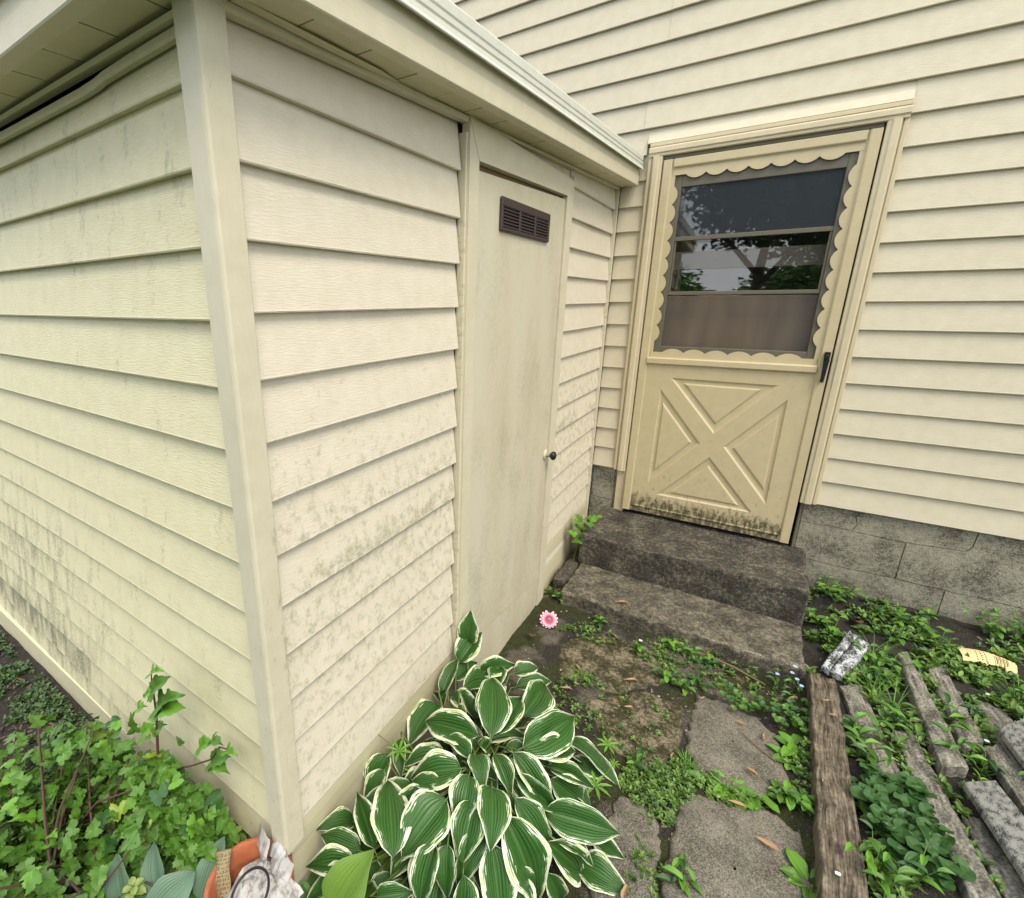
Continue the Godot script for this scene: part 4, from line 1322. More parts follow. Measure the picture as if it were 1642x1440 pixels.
	for k in sag.size() - 1:
		sg.sweep([Vector2(-0.010, 0.0), Vector2(-0.004, 0.0), Vector2(0.001, -0.012), Vector2(0.002, -0.015), Vector2(-0.001, -0.019), Vector2(-0.012, -0.019), Vector2(-0.010, 0.0)], Vector3(sag[k][0], sag[k][1], 0), Vector3(sag[k + 1][0], sag[k + 1][1], 0), Z, Vector3.UP)
	part("sagging_strip", sg.commit(), M.trim_b, s)
	# roof deck
	var roof := MB.new()
	roof.sweep([Vector2(-2.55, 0.145), Vector2(0.112, 0.143), Vector2(0.112, 0.120), Vector2(-2.55, 0.120), Vector2(-2.55, 0.145)], at.call(0.115), at.call(-2.582), X, Vector3.UP)
	part("roof", roof.commit(), M.roofing, s)

# ---------------------------------------------------------------- steps, path, boards
func rough_box(lo: Vector3, hi: Vector3, res: float, amp: float, round_edge: float, sd: float) -> ArrayMesh:
	# a cast block: top and sides one skin, edges eased and knocked about
	var sm := SM.new()
	var face := func(o: Vector3, A: Vector3, B: Vector3) -> void:
		var na := maxi(2, int(A.length() / res))
		var nb := maxi(2, int(B.length() / res))
		var i0 := sm.v.size()
		for b in nb + 1:
			for a in na + 1:
				var p := o + A * (float(a) / na) + B * (float(b) / nb)
				var q := p.clamp(lo + Vector3.ONE * round_edge, hi - Vector3.ONE * round_edge)
				var d := p - q
				if d.length() > 1e-6:
					p = q + d.normalized() * round_edge
				var w := Vector3(fbm.get_noise_3d(p.x * 9 + sd, p.y * 9, p.z * 9), fbm.get_noise_3d(p.x * 9, p.y * 9 + sd + 40, p.z * 9), fbm.get_noise_3d(p.x * 9, p.y * 9, p.z * 9 + sd + 80)) * amp
				w += Vector3.ONE * fbm.get_noise_3d(p.x * 45, p.y * 45 + sd, p.z * 45) * amp * 0.4
				# arrises rubbed pale where feet and weather wear them, patchily
				var edge := 0.0
				if d.length() > 1e-6:
					var parts := 0
					for ax in 3:
						if absf(d[ax]) > 1e-4:
							parts += 1
					edge = 1.0 if parts > 1 else 0.0
				var worn := clampf(0.5 + 1.3 * fbm.get_noise_3d(p.x * 11 + sd, p.y * 30, p.z * 14), 0.0, 1.0)
				var k := 0.62 + 0.38 * edge * smoothstep(0.35, 0.8, worn) + 0.10 * smoothstep(0.55, 0.9, worn)
				sm.vert(p + w, Vector2.ZERO, Color(k, k, k * 0.98))
		sm.grid(i0, nb + 1, na + 1, false)
	var s := hi - lo
	face.call(Vector3(lo.x, hi.y, lo.z), Vector3(s.x, 0, 0), Vector3(0, 0, s.z))
	face.call(Vector3(lo.x, hi.y, hi.z), Vector3(s.x, 0, 0), Vector3(0, -s.y, 0))
	face.call(Vector3(lo.x, hi.y, lo.z), Vector3(0, 0, s.z), Vector3(0, -s.y, 0))
	face.call(Vector3(hi.x, hi.y, hi.z), Vector3(0, 0, -s.z), Vector3(0, -s.y, 0))
	return sm.commit()

func steps() -> void:
	var t := thing("concrete_steps", "two dark weathered concrete steps below the cream storm door", "steps")
	part("upper_step", rough_box(Vector3(0.100, -0.40, -2.63), Vector3(1.152, -0.022, -2.115), 0.010, 0.008, 0.010, 3.0), M.step_concrete, t)
	part("lower_step", rough_box(Vector3(0.112, -0.48, -2.20), Vector3(1.148, -0.208, -1.766), 0.010, 0.009, 0.012, 9.0), M.step_tan, t)
	# the strip of mortar in the corner by the shed
	part("mortar_fillet", rough_box(Vector3(0.024, -0.45, -2.58), Vector3(0.106, -0.225, -1.90), 0.012, 0.012, 0.02, 15.0), M.step_concrete, t)

func stone(outline: Array, top: float, thick: float, sd: float, amp := 0.006) -> ArrayMesh:
	var pts := PackedVector2Array()
	for k in outline.size():
		var a := Vector2(outline[k][0], outline[k][1])
		var b := Vector2(outline[(k + 1) % outline.size()][0], outline[(k + 1) % outline.size()][1])
		var n := maxi(1, int(a.distance_to(b) / 0.014))
		for j in n:
			var p := a.lerp(b, float(j) / n)
			pts.append(p + Vector2(fbm.get_noise_2d(p.x * 14 + sd, p.y * 14), fbm.get_noise_2d(p.x * 14, p.y * 14 + sd + 60)) * 0.02 + Vector2(fbm.get_noise_2d(p.x * 60 + sd, p.y * 60), fbm.get_noise_2d(p.x * 60, p.y * 60 + sd + 60)) * 0.006)
	var c := Vector2.ZERO
	for p in pts:
		c += p / pts.size()
	var sm := SM.new()
	var rings := [[0.02, 0.0], [0.2, 0.0], [0.4, 0.0], [0.6, 0.0], [0.8, 0.0], [0.92, -0.001], [0.97, -0.005], [1.0, -0.010], [1.02, -0.016], [1.03, -thick]]
	for r in rings:
		for p in pts:
			var q := c.lerp(p, r[0])
			var y: float = top + r[1] + fbm.get_noise_2d(q.x * 6 + sd, q.y * 6) * amp + fbm.get_noise_2d(q.x * 40 + sd, q.y * 40) * amp * 0.35
			sm.vert(Vector3(q.x, y, q.y))
	sm.grid(0, rings.size(), pts.size(), Geometry2D.is_polygon_clockwise(pts), true)
	return sm.commit()

func path() -> void:
	var p := Node3D.new()
	p.name = "path"
	add_child(p)
	p.set_meta("kind", "structure")
	var S := [
		[[[0.792, -1.449], [0.893, -1.467], [1.003, -1.443], [1.060, -1.388], [1.077, -1.290], [1.097, -1.173], [1.001, -1.071], [0.907, -1.058], [0.810, -1.069], [0.784, -1.198]], -0.268, "slab"],
		[[[0.798, -0.917], [0.841, -0.982], [0.961, -0.990], [1.058, -1.040], [1.121, -1.005], [1.127, -0.887], [1.133, -0.700], [0.973, -0.550], [0.800, -0.500], [0.785, -0.690]], -0.266, "slab"],
		[[[0.225, -1.442], [0.323, -1.607], [0.616, -1.700], [0.690, -1.640], [0.662, -1.417], [0.486, -1.264], [0.304, -1.242]], -0.278, "mossy_slab"],
		[[[0.415, -1.159], [0.623, -1.366], [0.757, -1.355], [0.768, -1.084], [0.701, -0.974], [0.528, -1.005]], -0.276, "mossy_slab"],
		[[[0.631, -0.830], [0.733, -0.847], [0.770, -0.741], [0.772, -0.525], [0.664, -0.405], [0.605, -0.607]], -0.272, "slab"],
		[[[0.740, -1.640], [0.95, -1.70], [1.10, -1.66], [1.09, -1.50], [0.90, -1.50], [0.76, -1.49]], -0.286, "mossy_slab"]]
	for i in S.size():
		part("paving_slab", stone(S[i][0], S[i][1], 0.06, i * 17.0), M[S[i][2]], p).position.y = 0.0

func quad_block(c: Array, thick: float, amp: float, sd: float, nu := 5, split := 0.0) -> ArrayMesh:
	# c: four top corners (start a, start b, end b, end a); grain runs from start to end
	var ln: float = ((c[0] as Vector3) + c[1]).distance_to((c[2] as Vector3) + c[3]) * 0.5
	var wd: float = (c[0] as Vector3).distance_to(c[1])
	var nv := maxi(6, int(ln / 0.03))
	var sm := SM.new()
	var ring := [[0.0, -thick], [0.0, -0.006], [0.035, 0.0]]
	for k in nu - 1:
		ring.append([0.035 + 0.93 * (k + 1.0) / nu, 0.0])
	ring.append_array([[0.965, 0.0], [1.0, -0.006], [1.0, -thick]])
	for r in nv + 1:
		var v := float(r) / nv
		var vv := clampf(v, 0.004, 0.996)
		for q in ring:
			var p: Vector3 = (c[0] as Vector3).lerp(c[1], q[0]).lerp((c[3] as Vector3).lerp(c[2], q[0]), vv)
			p.y += q[1] + fbm.get_noise_2d(p.x * 22 + sd, p.z * 8) * amp
			if split > 0.0 and q[0] > 0.04 and q[0] < 0.96:   # drying splits along the grain
				p.y -= split * smoothstep(0.10, 0.35, fbm.get_noise_2d(q[0] * 23.0 + sd * 3.1, v * ln * 1.7))
			p.x += fbm.get_noise_2d(v * ln * 9 + sd, q[0] * 0.6) * amp * 1.2
			if r == 0 or r == nv:
				p += ((c[0] as Vector3) - c[3]).normalized() * (fbm.get_noise_2d(q[0] * 3 + sd, 4.0) * amp * 2.5) * (1.0 if r == 0 else -1.0)
			sm.vert(p, Vector2(q[0] * wd + sd * 0.13, v * ln + sd * 0.29) / 0.5)
	sm.grid(0, nv + 1, ring.size(), false)
	for e in 2:   # ends
		var i0 := sm.v.size()
		var base := 0 if e == 0 else nv * ring.size()
		for k in ring.size():
			sm.vert(sm.v[base + k], Vector2(ring[k][0] * wd, 0.0) / 0.5)
		for k in ring.size():
			var p := sm.v[base + k]
			p.y = minf(p.y, sm.v[base].y)
			sm.vert(p, Vector2(ring[k][0] * wd, 0.03) / 0.5)
		sm.grid(i0, 2, ring.size(), e == 0)
	return sm.commit()

var plank_areas: Array = []

func boards() -> void:
	var V := func(p: Array, y: float) -> Vector3:
		return Vector3(p[0], y, p[1])
	var list := [
		["timber", [[1.157, -1.756], [1.247, -1.758], [1.228, -0.62], [1.128, -0.60]], -0.200, -0.200, 0.13, 0.005, "timber", "brown cracked square timber lying along the edge of the slab path", "timber"],
		["weathered_board", [[1.262, -1.767], [1.334, -1.826], [1.389, -1.352], [1.316, -1.311]], -0.224, -0.230, 0.04, 0.005, "old_board", "short lichen-grey board in the weeds, next to the brown timber", "board"],
		["weathered_board", [[1.392, -1.60], [1.450, -1.635], [1.545, -0.78], [1.470, -0.74]], -0.224, -0.207, 0.07, 0.004, "old_board", "long thick grey board whose near end lies beside the violet leaves", "board"],
		["weathered_board", [[1.476, -2.106], [1.518, -2.142], [1.556, -1.493], [1.482, -1.446]], -0.197, -0.192, 0.045, 0.004, "old_board", "narrow grey board starting beside the peeling white block", "board"],
		["weathered_board", [[1.564, -2.077], [1.629, -2.126], [1.640, -1.688], [1.572, -1.607]], -0.207, -0.207, 0.04, 0.004, "old_board", "grey board with a mossy end, pointing at the torn yellow paper", "board"],
		["weathered_board", [[1.670, -1.990], [1.766, -1.983], [1.800, -1.60], [1.690, -1.56]], -0.235, -0.225, 0.04, 0.004, "old_board", "half-buried grey board running under the light grey planks", "board"],
		["painted_plank", [[1.669, -1.720], [1.800, -1.884], [1.860, -1.45], [1.700, -1.43]], -0.158, -0.150, 0.02, 0.001, "grey_painted", "light grey plank with black mildew lying on top of the pile", "plank"],
		["weathered_board", [[1.622, -1.644], [1.686, -1.704], [1.760, -1.20], [1.680, -1.13]], -0.198, -0.19, 0.03, 0.003, "old_board", "dark streaked grey board between the two light grey planks", "board"],
		["painted_plank", [[1.512, -1.382], [1.597, -1.448], [1.700, -0.98], [1.590, -0.90]], -0.168, -0.158, 0.02, 0.001, "grey_painted", "light grey plank with black mildew and a square cut end over the grass gap", "plank"],
		["weathered_board", [[1.503, -1.300], [1.550, -1.326], [1.640, -0.80], [1.558, -0.77]], -0.226, -0.215, 0.04, 0.004, "old_board", "tan-grey board with a broken end tucked beneath a light grey plank", "board"]]
	for i in list.size():
		var b: Array = list[i]
		var q: Array = b[1]
		var mi := part(b[0] if b[0] != "timber" else "edging_timber", quad_block([V.call(q[0], b[2]), V.call(q[1], b[2]), V.call(q[2], b[3]), V.call(q[3], b[3])], b[4], b[5], i * 3.7 + 1.0, 22 if i == 0 else 9, 0.009 if i == 0 else 0.004 if b[6] == "old_board" else 0.0), M[b[6]], self)
		tag(mi, b[7], b[8], "old boards in the weeds" if i > 0 else "")
		plank_areas.append(PackedVector2Array([Vector2(q[0][0], q[0][1]), Vector2(q[1][0], q[1][1]), Vector2(q[2][0], q[2][1]), Vector2(q[3][0], q[3][1])]))
	# the peeling block
	var blk := thing("painted_block", "small wood block with peeling white paint lying in the weeds", "block")
	for k in 2:
		var a0 := Vector3(1.205, -0.205, -1.837)
		var b0 := Vector3(1.272, -0.205, -1.800)
		var c0 := Vector3(1.380, -0.170, -2.055)
		var d0 := Vector3(1.316, -0.170, -2.130)
		var f0 := 0.0 if k == 0 else 0.41
		var f1 := 0.385 if k == 0 else 1.0
		part("plank", quad_block([a0.lerp(b0, f0), a0.lerp(b0, f1), d0.lerp(c0, f1), d0.lerp(c0, f0)], 0.028, 0.003, 40.0 + k, 4, 0.002), M.peeling_white, blk)

# ---------------------------------------------------------------- leaves
func width_at(t: float, a: float, b: float) -> float:
	var tm := a / (a + b)
	return 0.5 * pow(maxf(t, 0.0), a) * pow(maxf(1.0 - t, 0.0), b) / (pow(tm, a) * pow(1.0 - tm, b))

# unit leaf: base at the origin, tip at z = 1, one wide in x, upper side +y
func leaf_mesh(a: float, b: float, nu: int, nv: int, fold: float, droop: float, wave: float, sd: float) -> ArrayMesh:
	var sm := SM.new()
	for r in nv + 1:
		var t := float(r) / nv
		var w := maxf(width_at(t, a, b), 0.012)
		for k in nu + 1:
			var s := 2.0 * k / nu - 1.0
			var x := s * w
			var y := fold * absf(s) * w * 1.6 - droop * t * t + droop * 0.35 * t
			y -= absf(s) * absf(s) * w * fold * 0.8
			y += wave * sin(t * 11.0 + sd + (2.0 if s > 0.0 else 0.0)) * s * s
			sm.vert(Vector3(x * (1.0 + 0.05 * sin(t * 13.0 + sd)), y, t), Vector2((s + 1.0) * 0.5, t))
	sm.grid(0, nv + 1, nu + 1, false)
	return sm.commit()

# lobed, toothed leaf of the shrub
func lobed_mesh(sd: float) -> ArrayMesh:
	var half := [[0.0, 0.02], [0.07, -0.04], [0.20, -0.05], [0.27, 0.02], [0.37, 0.00], [0.39, 0.08], [0.50, 0.12], [0.44, 0.19], [0.40, 0.26], [0.28, 0.30], [0.20, 0.34], [0.24, 0.40], [0.33, 0.43], [0.31, 0.50], [0.34, 0.57], [0.25, 0.62], [0.24, 0.69], [0.16, 0.73], [0.13, 0.81], [0.07, 0.86], [0.04, 0.93], [0.0, 1.0]]
	var sm := SM.new()
	for side in [-1.0, 1.0]:
		var i0 := sm.v.size()
		for p in half:
			var jx: float = p[0] * (1.0 + 0.10 * sin(sd * 5.0 + p[1] * 9.0 + side))
			for f in [0.0, 0.55, 1.0]:
				var x: float = jx * f
				var mid: float = clampf(p[1] * 0.96 - jx * 0.25, 0.0, 1.0)
				var z: float = lerpf(mid, p[1], f)
				var y: float = 0.30 * x - 0.45 * x * x - 0.24 * z * z + 0.10 * z + 0.04 * sin(z * 12.0 + sd) * f
				sm.vert(Vector3(x * side, y, z), Vector2(0.5 + 0.5 * x * side, z))
		sm.grid(i0, half.size(), 3, side > 0.0)
	return sm.commit()

func leaf_basis(dir: Vector3, nrm: Vector3, ln: float, wd: float) -> Basis:
	var z := dir.normalized()
	var x := nrm.cross(z)
	if x.length() < 0.05:
		x = Vector3(0.3, 0.2, 1).cross(z)
	x = x.normalized()
	var y := z.cross(x).normalized()
	return Basis(x * wd, y * ln, z * ln)

func put_leaf(parent: Node, called: String, mesh: Mesh, m: Material, at: Vector3, dir: Vector3, nrm: Vector3, ln: float, wd: float) -> MeshInstance3D:
	var o := part(called, mesh, m, parent)
	o.transform = Transform3D(leaf_basis(dir, nrm, ln, wd), at)
	return o

func hosta() -> void:
	var t := thing("hosta_plant", "large hosta with white-edged green leaves against the shed wall", "hosta")
	var meshes := []
	for k in 6:
		meshes.append(leaf_mesh([0.55, 0.62, 0.58, 0.66, 0.60, 0.56][k], [0.92, 1.05, 0.85, 1.0, 1.1, 0.95][k], 8, 14, [0.40, 0.65, 0.30, 0.50, 0.75, 0.45][k], [0.22, 0.42, 0.32, 0.14, 0.30, 0.50][k], [0.020, 0.034, 0.028, 0.018, 0.04, 0.03][k], k * 1.7))
	var crown := Vector3(0.24, GY - 0.01, -0.46)
	for i in HOSTA.size():
		var h: Array = HOSTA[i]
		var a := Vector3(h[0], h[1], h[2])
		var b := Vector3(h[3], h[4], h[5])
		var wd: float = h[6] * rng.randf_range(1.06, 1.24)
		var n := Vector3(h[7], h[8], h[9])
		var ln := a.distance_to(b)
		var dir := (b - a).normalized()
		if ln < wd * 1.1:
			dir = (dir + Vector3(0.2, -0.3, 0.3)).normalized()
			ln = wd * 1.4
		n = (n + Vector3(rng.randfn(0, 0.2), rng.randfn(0, 0.12), rng.randfn(0, 0.2))).normalized()
		var m: Material = M["hosta_%d" % [0, 1, 0, 2, 1][i % 5]] if h[10] == 0 else M.hosta_green
		put_leaf(t, "leaf", meshes[(i * 7) % 6], m, a, dir, n, ln * rng.randf_range(1.12, 1.24), wd)
		petiole(t, crown + Vector3(rng.randf_range(-0.05, 0.05), 0, rng.randf_range(-0.12, 0.12)), a, dir)
	# leaves under the outer ones, down in the shade of the clump
	for i in 118:
		var ang := rng.randf() * TAU
		var r := sqrt(rng.randf()) * 0.36
		var c := Vector3(0.27 + cos(ang) * r * 0.85, 0, -0.50 + sin(ang) * r * 1.25)
		if c.x < 0.09:
			continue
		var dir := Vector3(cos(ang), 0.45 - r * 3.0 + rng.randfn(0, 0.2), sin(ang)).normalized()
		var a := c + Vector3(0, GY + 0.05 + 0.255 * sqrt(maxf(0.0, 1.0 - r * r / 0.135)) + rng.randf_range(-0.09, 0.0), 0)
		a -= dir * 0.05
		if a.x + dir.x * 0.14 < 0.05:
			dir.x = absf(dir.x)
		var ln := rng.randf_range(0.09, 0.15)
		put_leaf(t, "leaf", meshes[i % 6], M["hosta_%d" % (i % 3)], a, dir, Vector3(dir.x * 0.5, 1.2, dir.z * 0.5), ln, ln * rng.randf_range(0.48, 0.62))
		petiole(t, crown + Vector3(rng.randf_range(-0.04, 0.04), 0, rng.randf_range(-0.08, 0.08)), a, dir)

func petiole(t: Node, from: Vector3, to: Vector3, dir: Vector3) -> void:
	var sm := SM.new()
	var mid := from.lerp(to, 0.55) + Vector3(0, 0.04, 0)
	var near := to - dir * 0.02
	sm.tube([from, mid, near, to + dir * 0.01], [0.0045, 0.0035, 0.003, 0.0015], 5)
	part("petiole", sm.commit(), M.stem_green, t)

# ---------------------------------------------------------------- shrub and its neighbours
func shrub() -> void:
	var t := thing("leafy_shrub", "bushy shrub of bright lobed leaves in front of the greenish shed wall", "shrub")
	var meshes := []
	for k in 3:
		meshes.append(lobed_mesh(k * 1.9))
	var mats := [M.leaf_bright, M.leaf_mid, M.leaf_bright, M.leaf_mid, M.leaf_bright, M.leaf_mid, M.leaf_bright, M.leaf_yellow, M.leaf_dark, M.leaf_mid, M.leaf_dark]
	var root := Vector3(-0.62, ground_y(-0.62, 0.3) - 0.02, 0.32)
	# stems fan out, leaves follow them near the outside
	var tips := []
	for i in 54:
		var a := rng.randf() * TAU
		var e := rng.randf_range(0.15, 1.0)
		var tip := Vector3(-0.55 + cos(a) * 0.52 * sqrt(1.0 - e * e * 0.7), root.y + 0.06 + 0.31 * e + rng.randf_range(-0.04, 0.05), 0.31 + sin(a) * 0.31 * sqrt(1.0 - e * e * 0.7))
		tip.z = maxf(tip.z, 0.06)
		var from := root + Vector3(rng.randf_range(-0.25, 0.25), 0, rng.randf_range(-0.1, 0.12))
		var mid := from.lerp(tip, 0.5) + Vector3(0, 0.06, 0)
		var sm := SM.new()
		sm.tube([from, mid, tip], [0.005, 0.0035, 0.002], 5)
		part("stem", sm.commit(), M.stem_brown, t)
		tips.append([from, mid, tip])
	var spare: Array = []
	for i in 2800:
		var s: Array = tips[i % tips.size()]
		var u := 1.0 - 0.62 * pow(rng.randf(), 1.4)
		var p: Vector3 = (s[0] as Vector3).lerp(s[1], u).lerp((s[1] as Vector3).lerp(s[2], u), u)
		p += Vector3(rng.randfn(0, 0.055), rng.randfn(0, 0.022), rng.randfn(0, 0.045))
		if i % 10 < 3:
			p = Vector3(rng.randf_range(-0.50, -0.16), rng.randf_range(-0.26, 0.07), rng.randf_range(0.05, 0.16))
		p.z = maxf(p.z, 0.055)
		p.x = minf(p.x, -0.14)
		if p.x > -0.33 and p.z > 0.17:
			p.y -= 0.10
		var out := (p - Vector3(-0.62, -0.5, 0.34))
		var dir := Vector3(out.x + rng.randfn(0, 0.35), rng.randfn(-0.15, 0.28), out.z + rng.randfn(0, 0.35)).normalized()
		var n := Vector3(out.x * 0.5 + rng.randfn(0, 0.42), 1.0, out.z * 0.5 + rng.randfn(0, 0.42)).normalized()
		var ln := rng.randf_range(0.028, 0.064)
		if p.z + dir.z * ln < 0.035:
			dir.z = absf(dir.z)
		var m: Material = mats[rng.randi() % mats.size()]
		if i < 300:
			put_leaf(t, "leaf", meshes[i % 3], m, p, dir, n, ln, ln * 0.92)
		else:
			spare.append(Transform3D(leaf_basis(dir, n, ln, ln * 0.92), p - Vector3(0, 0.012 + 0.05 * rng.randf(), 0)))
	var mm := MultiMesh.new()
	mm.transform_format = MultiMesh.TRANSFORM_3D
	mm.mesh = meshes[1]
	mm.instance_count = spare.size()
	for i in spare.size():
		mm.set_instance_transform(i, spare[i])
	var mi := MultiMeshInstance3D.new()
	mi.name = "inner_leaves"
	mi.multimesh = mm
	mi.material_override = M.leaf_mid
	mi.set_meta("kind", "stuff")
	t.add_child(mi)
	# the tall shoot and a low side twig
	var sap := thing("tall_shoot", "single upright reddish-stemmed shoot rising from the shrub against the siding", "shoot")
	var st := SM.new()
	var pts := []
	var rad := []
	pts.append(Vector3(SAPLING_STEM[0][0] - 0.01, ground_y(-0.45, 0.09), 0.09))
	rad.append(0.006)
	for i in SAPLING_STEM.size():
		pts.append(Vector3(SAPLING_STEM[i][0], SAPLING_STEM[i][1], SAPLING_STEM[i][2]))
		rad.append(0.0045 - i * 0.0006)
	st.tube(pts, rad, 6)
	part("stem", st.commit(), M.stem_brown, sap)
	var tw := SM.new()
	var tp := []
	var tr := []
	for i in SIDE_TWIG.size():
		tp.append(Vector3(SIDE_TWIG[i][0], SIDE_TWIG[i][1], SIDE_TWIG[i][2]))
		tr.append(0.003 - i * 0.0004)
	tw.tube(tp, tr, 5)
	part("twig", tw.commit(), M.stem_brown, t)
	for i in SAPLING.size():
		var l: Array = SAPLING[i]
		var a := Vector3(l[0], l[1], l[2])
		var b := Vector3(l[3], l[4], l[5])
		var n := (Vector3(0.776, 1.28, 0.546) - a).normalized() + Vector3(0, 0.5, 0.2)
		var wd: float = maxf(l[6], a.distance_to(b) * 0.6) * 0.62
		put_leaf(sap if a.y > 0.0 and i < 10 else t, "leaf", meshes[i % 3], mats[i % 5], a, b - a, n, maxf(a.distance_to(b) * 0.85, wd * 0.9), wd)
	# pale nettle-like herbs in front
	var ov := leaf_mesh(0.6, 0.7, 4, 5, 0.35, 0.25, 0.03, 2.0)
	for i in PALE_HERBS.size():
		var h := thing("pale_herb", "pale yellowish-green nettle-like herb with stacked toothed leaves, beside the shrub", "herb", "pale herbs beside the shrub")
		var top := Vector3(PALE_HERBS[i][0], PALE_HERBS[i][1], PALE_HERBS[i][2])
		var sm := SM.new()
		sm.tube([Vector3(top.x - 0.02, ground_y(top.x, top.z) - 0.01, top.z), top], [0.003, 0.002], 5)
		part("stem", sm.commit(), M.stem_green, h)
		for lv in 4:
			for q in 4:
				var a := q * PI / 2 + lv * 0.8 + i
				var dir := Vector3(cos(a), 0.25 - 0.12 * lv, sin(a))
				put_leaf(h, "leaf", ov, M.leaf_pale if lv < 2 else M.leaf_mid, top + Vector3(0, 0.008 - lv * 0.014, 0) + dir * 0.003, dir, Vector3(dir.x * -0.2, 1, dir.z * -0.2), 0.022 + 0.007 * lv, 0.017 + 0.005 * lv)
	# blue-green hosta by the pot
	var bh := thing("blue_hosta", "smooth blue-green hosta leaves beside the terracotta pot", "hosta")
	var bl := leaf_mesh(0.55, 0.75, 8, 10, 0.35, 0.12, 0.01, 0.5)
	for i in BLUE_HOSTA.size():
		var l: Array = BLUE_HOSTA[i]
		var a := Vector3(l[0], l[1], l[2])
		var b := Vector3(l[3], l[4], l[5])
		var ln: float = maxf(a.distance_to(b), 0.12)
		put_leaf(bh, "leaf", bl, M.hosta_blue, a, b - a, Vector3(0.4, 0.6, 0.7), ln, maxf(l[6], ln * 0.42))
		petiole(bh, Vector3(-0.22, ground_y(-0.22, 0.12), 0.13), a, (b - a).normalized())
	# round scalloped leaves between post and hosta
	var rl := thing("round_leaf_weed", "low weed with round scalloped dark leaves at the foot of the corner post", "weed")
	var rm := round_mesh()
	for i in ROUND_LEAVES.size() * 2:
		var l: Array = ROUND_LEAVES[i % ROUND_LEAVES.size()]
		var p := Vector3(maxf(l[0], 0.045) if i < 99 else l[0], l[1] - 0.02 * (i / ROUND_LEAVES.size()), l[2])
		p += Vector3(rng.randf_range(0.0, 0.02), rng.randfn(0, 0.012), rng.randfn(0, 0.012))
		var a := rng.randf() * TAU
		put_leaf(rl, "leaf", rm, M.leaf_dark if i % 3 else M.leaf_mid, p, Vector3(cos(a), 0.1, sin(a)), Vector3(rng.randfn(0.2, 0.2), 1, rng.randfn(0.2, 0.2)), l[3] * 1.1, l[3] * 1.15)
		if i < ROUND_LEAVES.size():
			petiole(rl, Vector3(p.x + 0.02, ground_y(p.x, p.z), p.z + 0.01), p, Vector3.UP)
	# cleavers scrambling over the hosta: whorls on a thin stem
	var cl := thing("cleavers_plant", "thin scrambling weed with starry whorls of narrow leaves over the hosta", "weed")
	var nm := leaf_mesh(0.5, 0.5, 2, 3, 0.2, 0.1, 0.0, 0.0)
	var prev := [Vector3(0.17, GY, -0.32), Vector3(0.50, GY, -0.70)]
	for run in 2:
		var sm := SM.new()
		var line := [prev[run]]
		var rr := [0.0018]
		for i in ([3, 2, 1, 0] if run == 0 else [5, 6, 4]):
			line.append(Vector3(CLEAVERS[i][0], CLEAVERS[i][1], CLEAVERS[i][2]))
			rr.append(0.0012)
		sm.tube(line, rr, 4)
		part("stem", sm.commit(), M.stem_green, cl)
	for i in CLEAVERS.size():
		var c := Vector3(CLEAVERS[i][0], CLEAVERS[i][1], CLEAVERS[i][2])
		for q in 8:
			var a := q * TAU / 8 + i
			put_leaf(cl, "leaf", nm, M.leaf_bright, c, Vector3(cos(a), 0.15, sin(a)), Vector3.UP, CLEAVERS[i][3], CLEAVERS[i][3] * 0.2)

func round_mesh() -> ArrayMesh:
	var sm := SM.new()
	var n := 16
	for r in [0.05, 0.55, 1.0]:
		for k in n:
			var a := TAU * k / n + 0.2
			var rr: float = r * (0.5 + 0.03 * cos(a * 8.0))
			var z: float = 0.5 + cos(a) * rr
			if absf(wrapf(a - PI, -PI, PI)) < 0.35:
				z += 0.22 * r
			sm.vert(Vector3(sin(a) * rr, 0.16 * r * r * (1.0 + 0.4 * cos(a * 4.0)) - 0.05, z), Vector2.ZERO)
	sm.grid(0, 3, n, false, true)
	return sm.commit()

# ---------------------------------------------------------------- pot
func lathe(prof: Array, sides: int) -> ArrayMesh:
	var sm := SM.new()
	for p in prof:
		for k in sides:
			var a := TAU * k / sides
			sm.vert(Vector3(cos(a) * p[0], p[1], sin(a) * p[0]), Vector2(float(k) / sides, p[1] * 4.0))
	sm.grid(0, prof.size(), sides, false, true)
	return sm.commit()

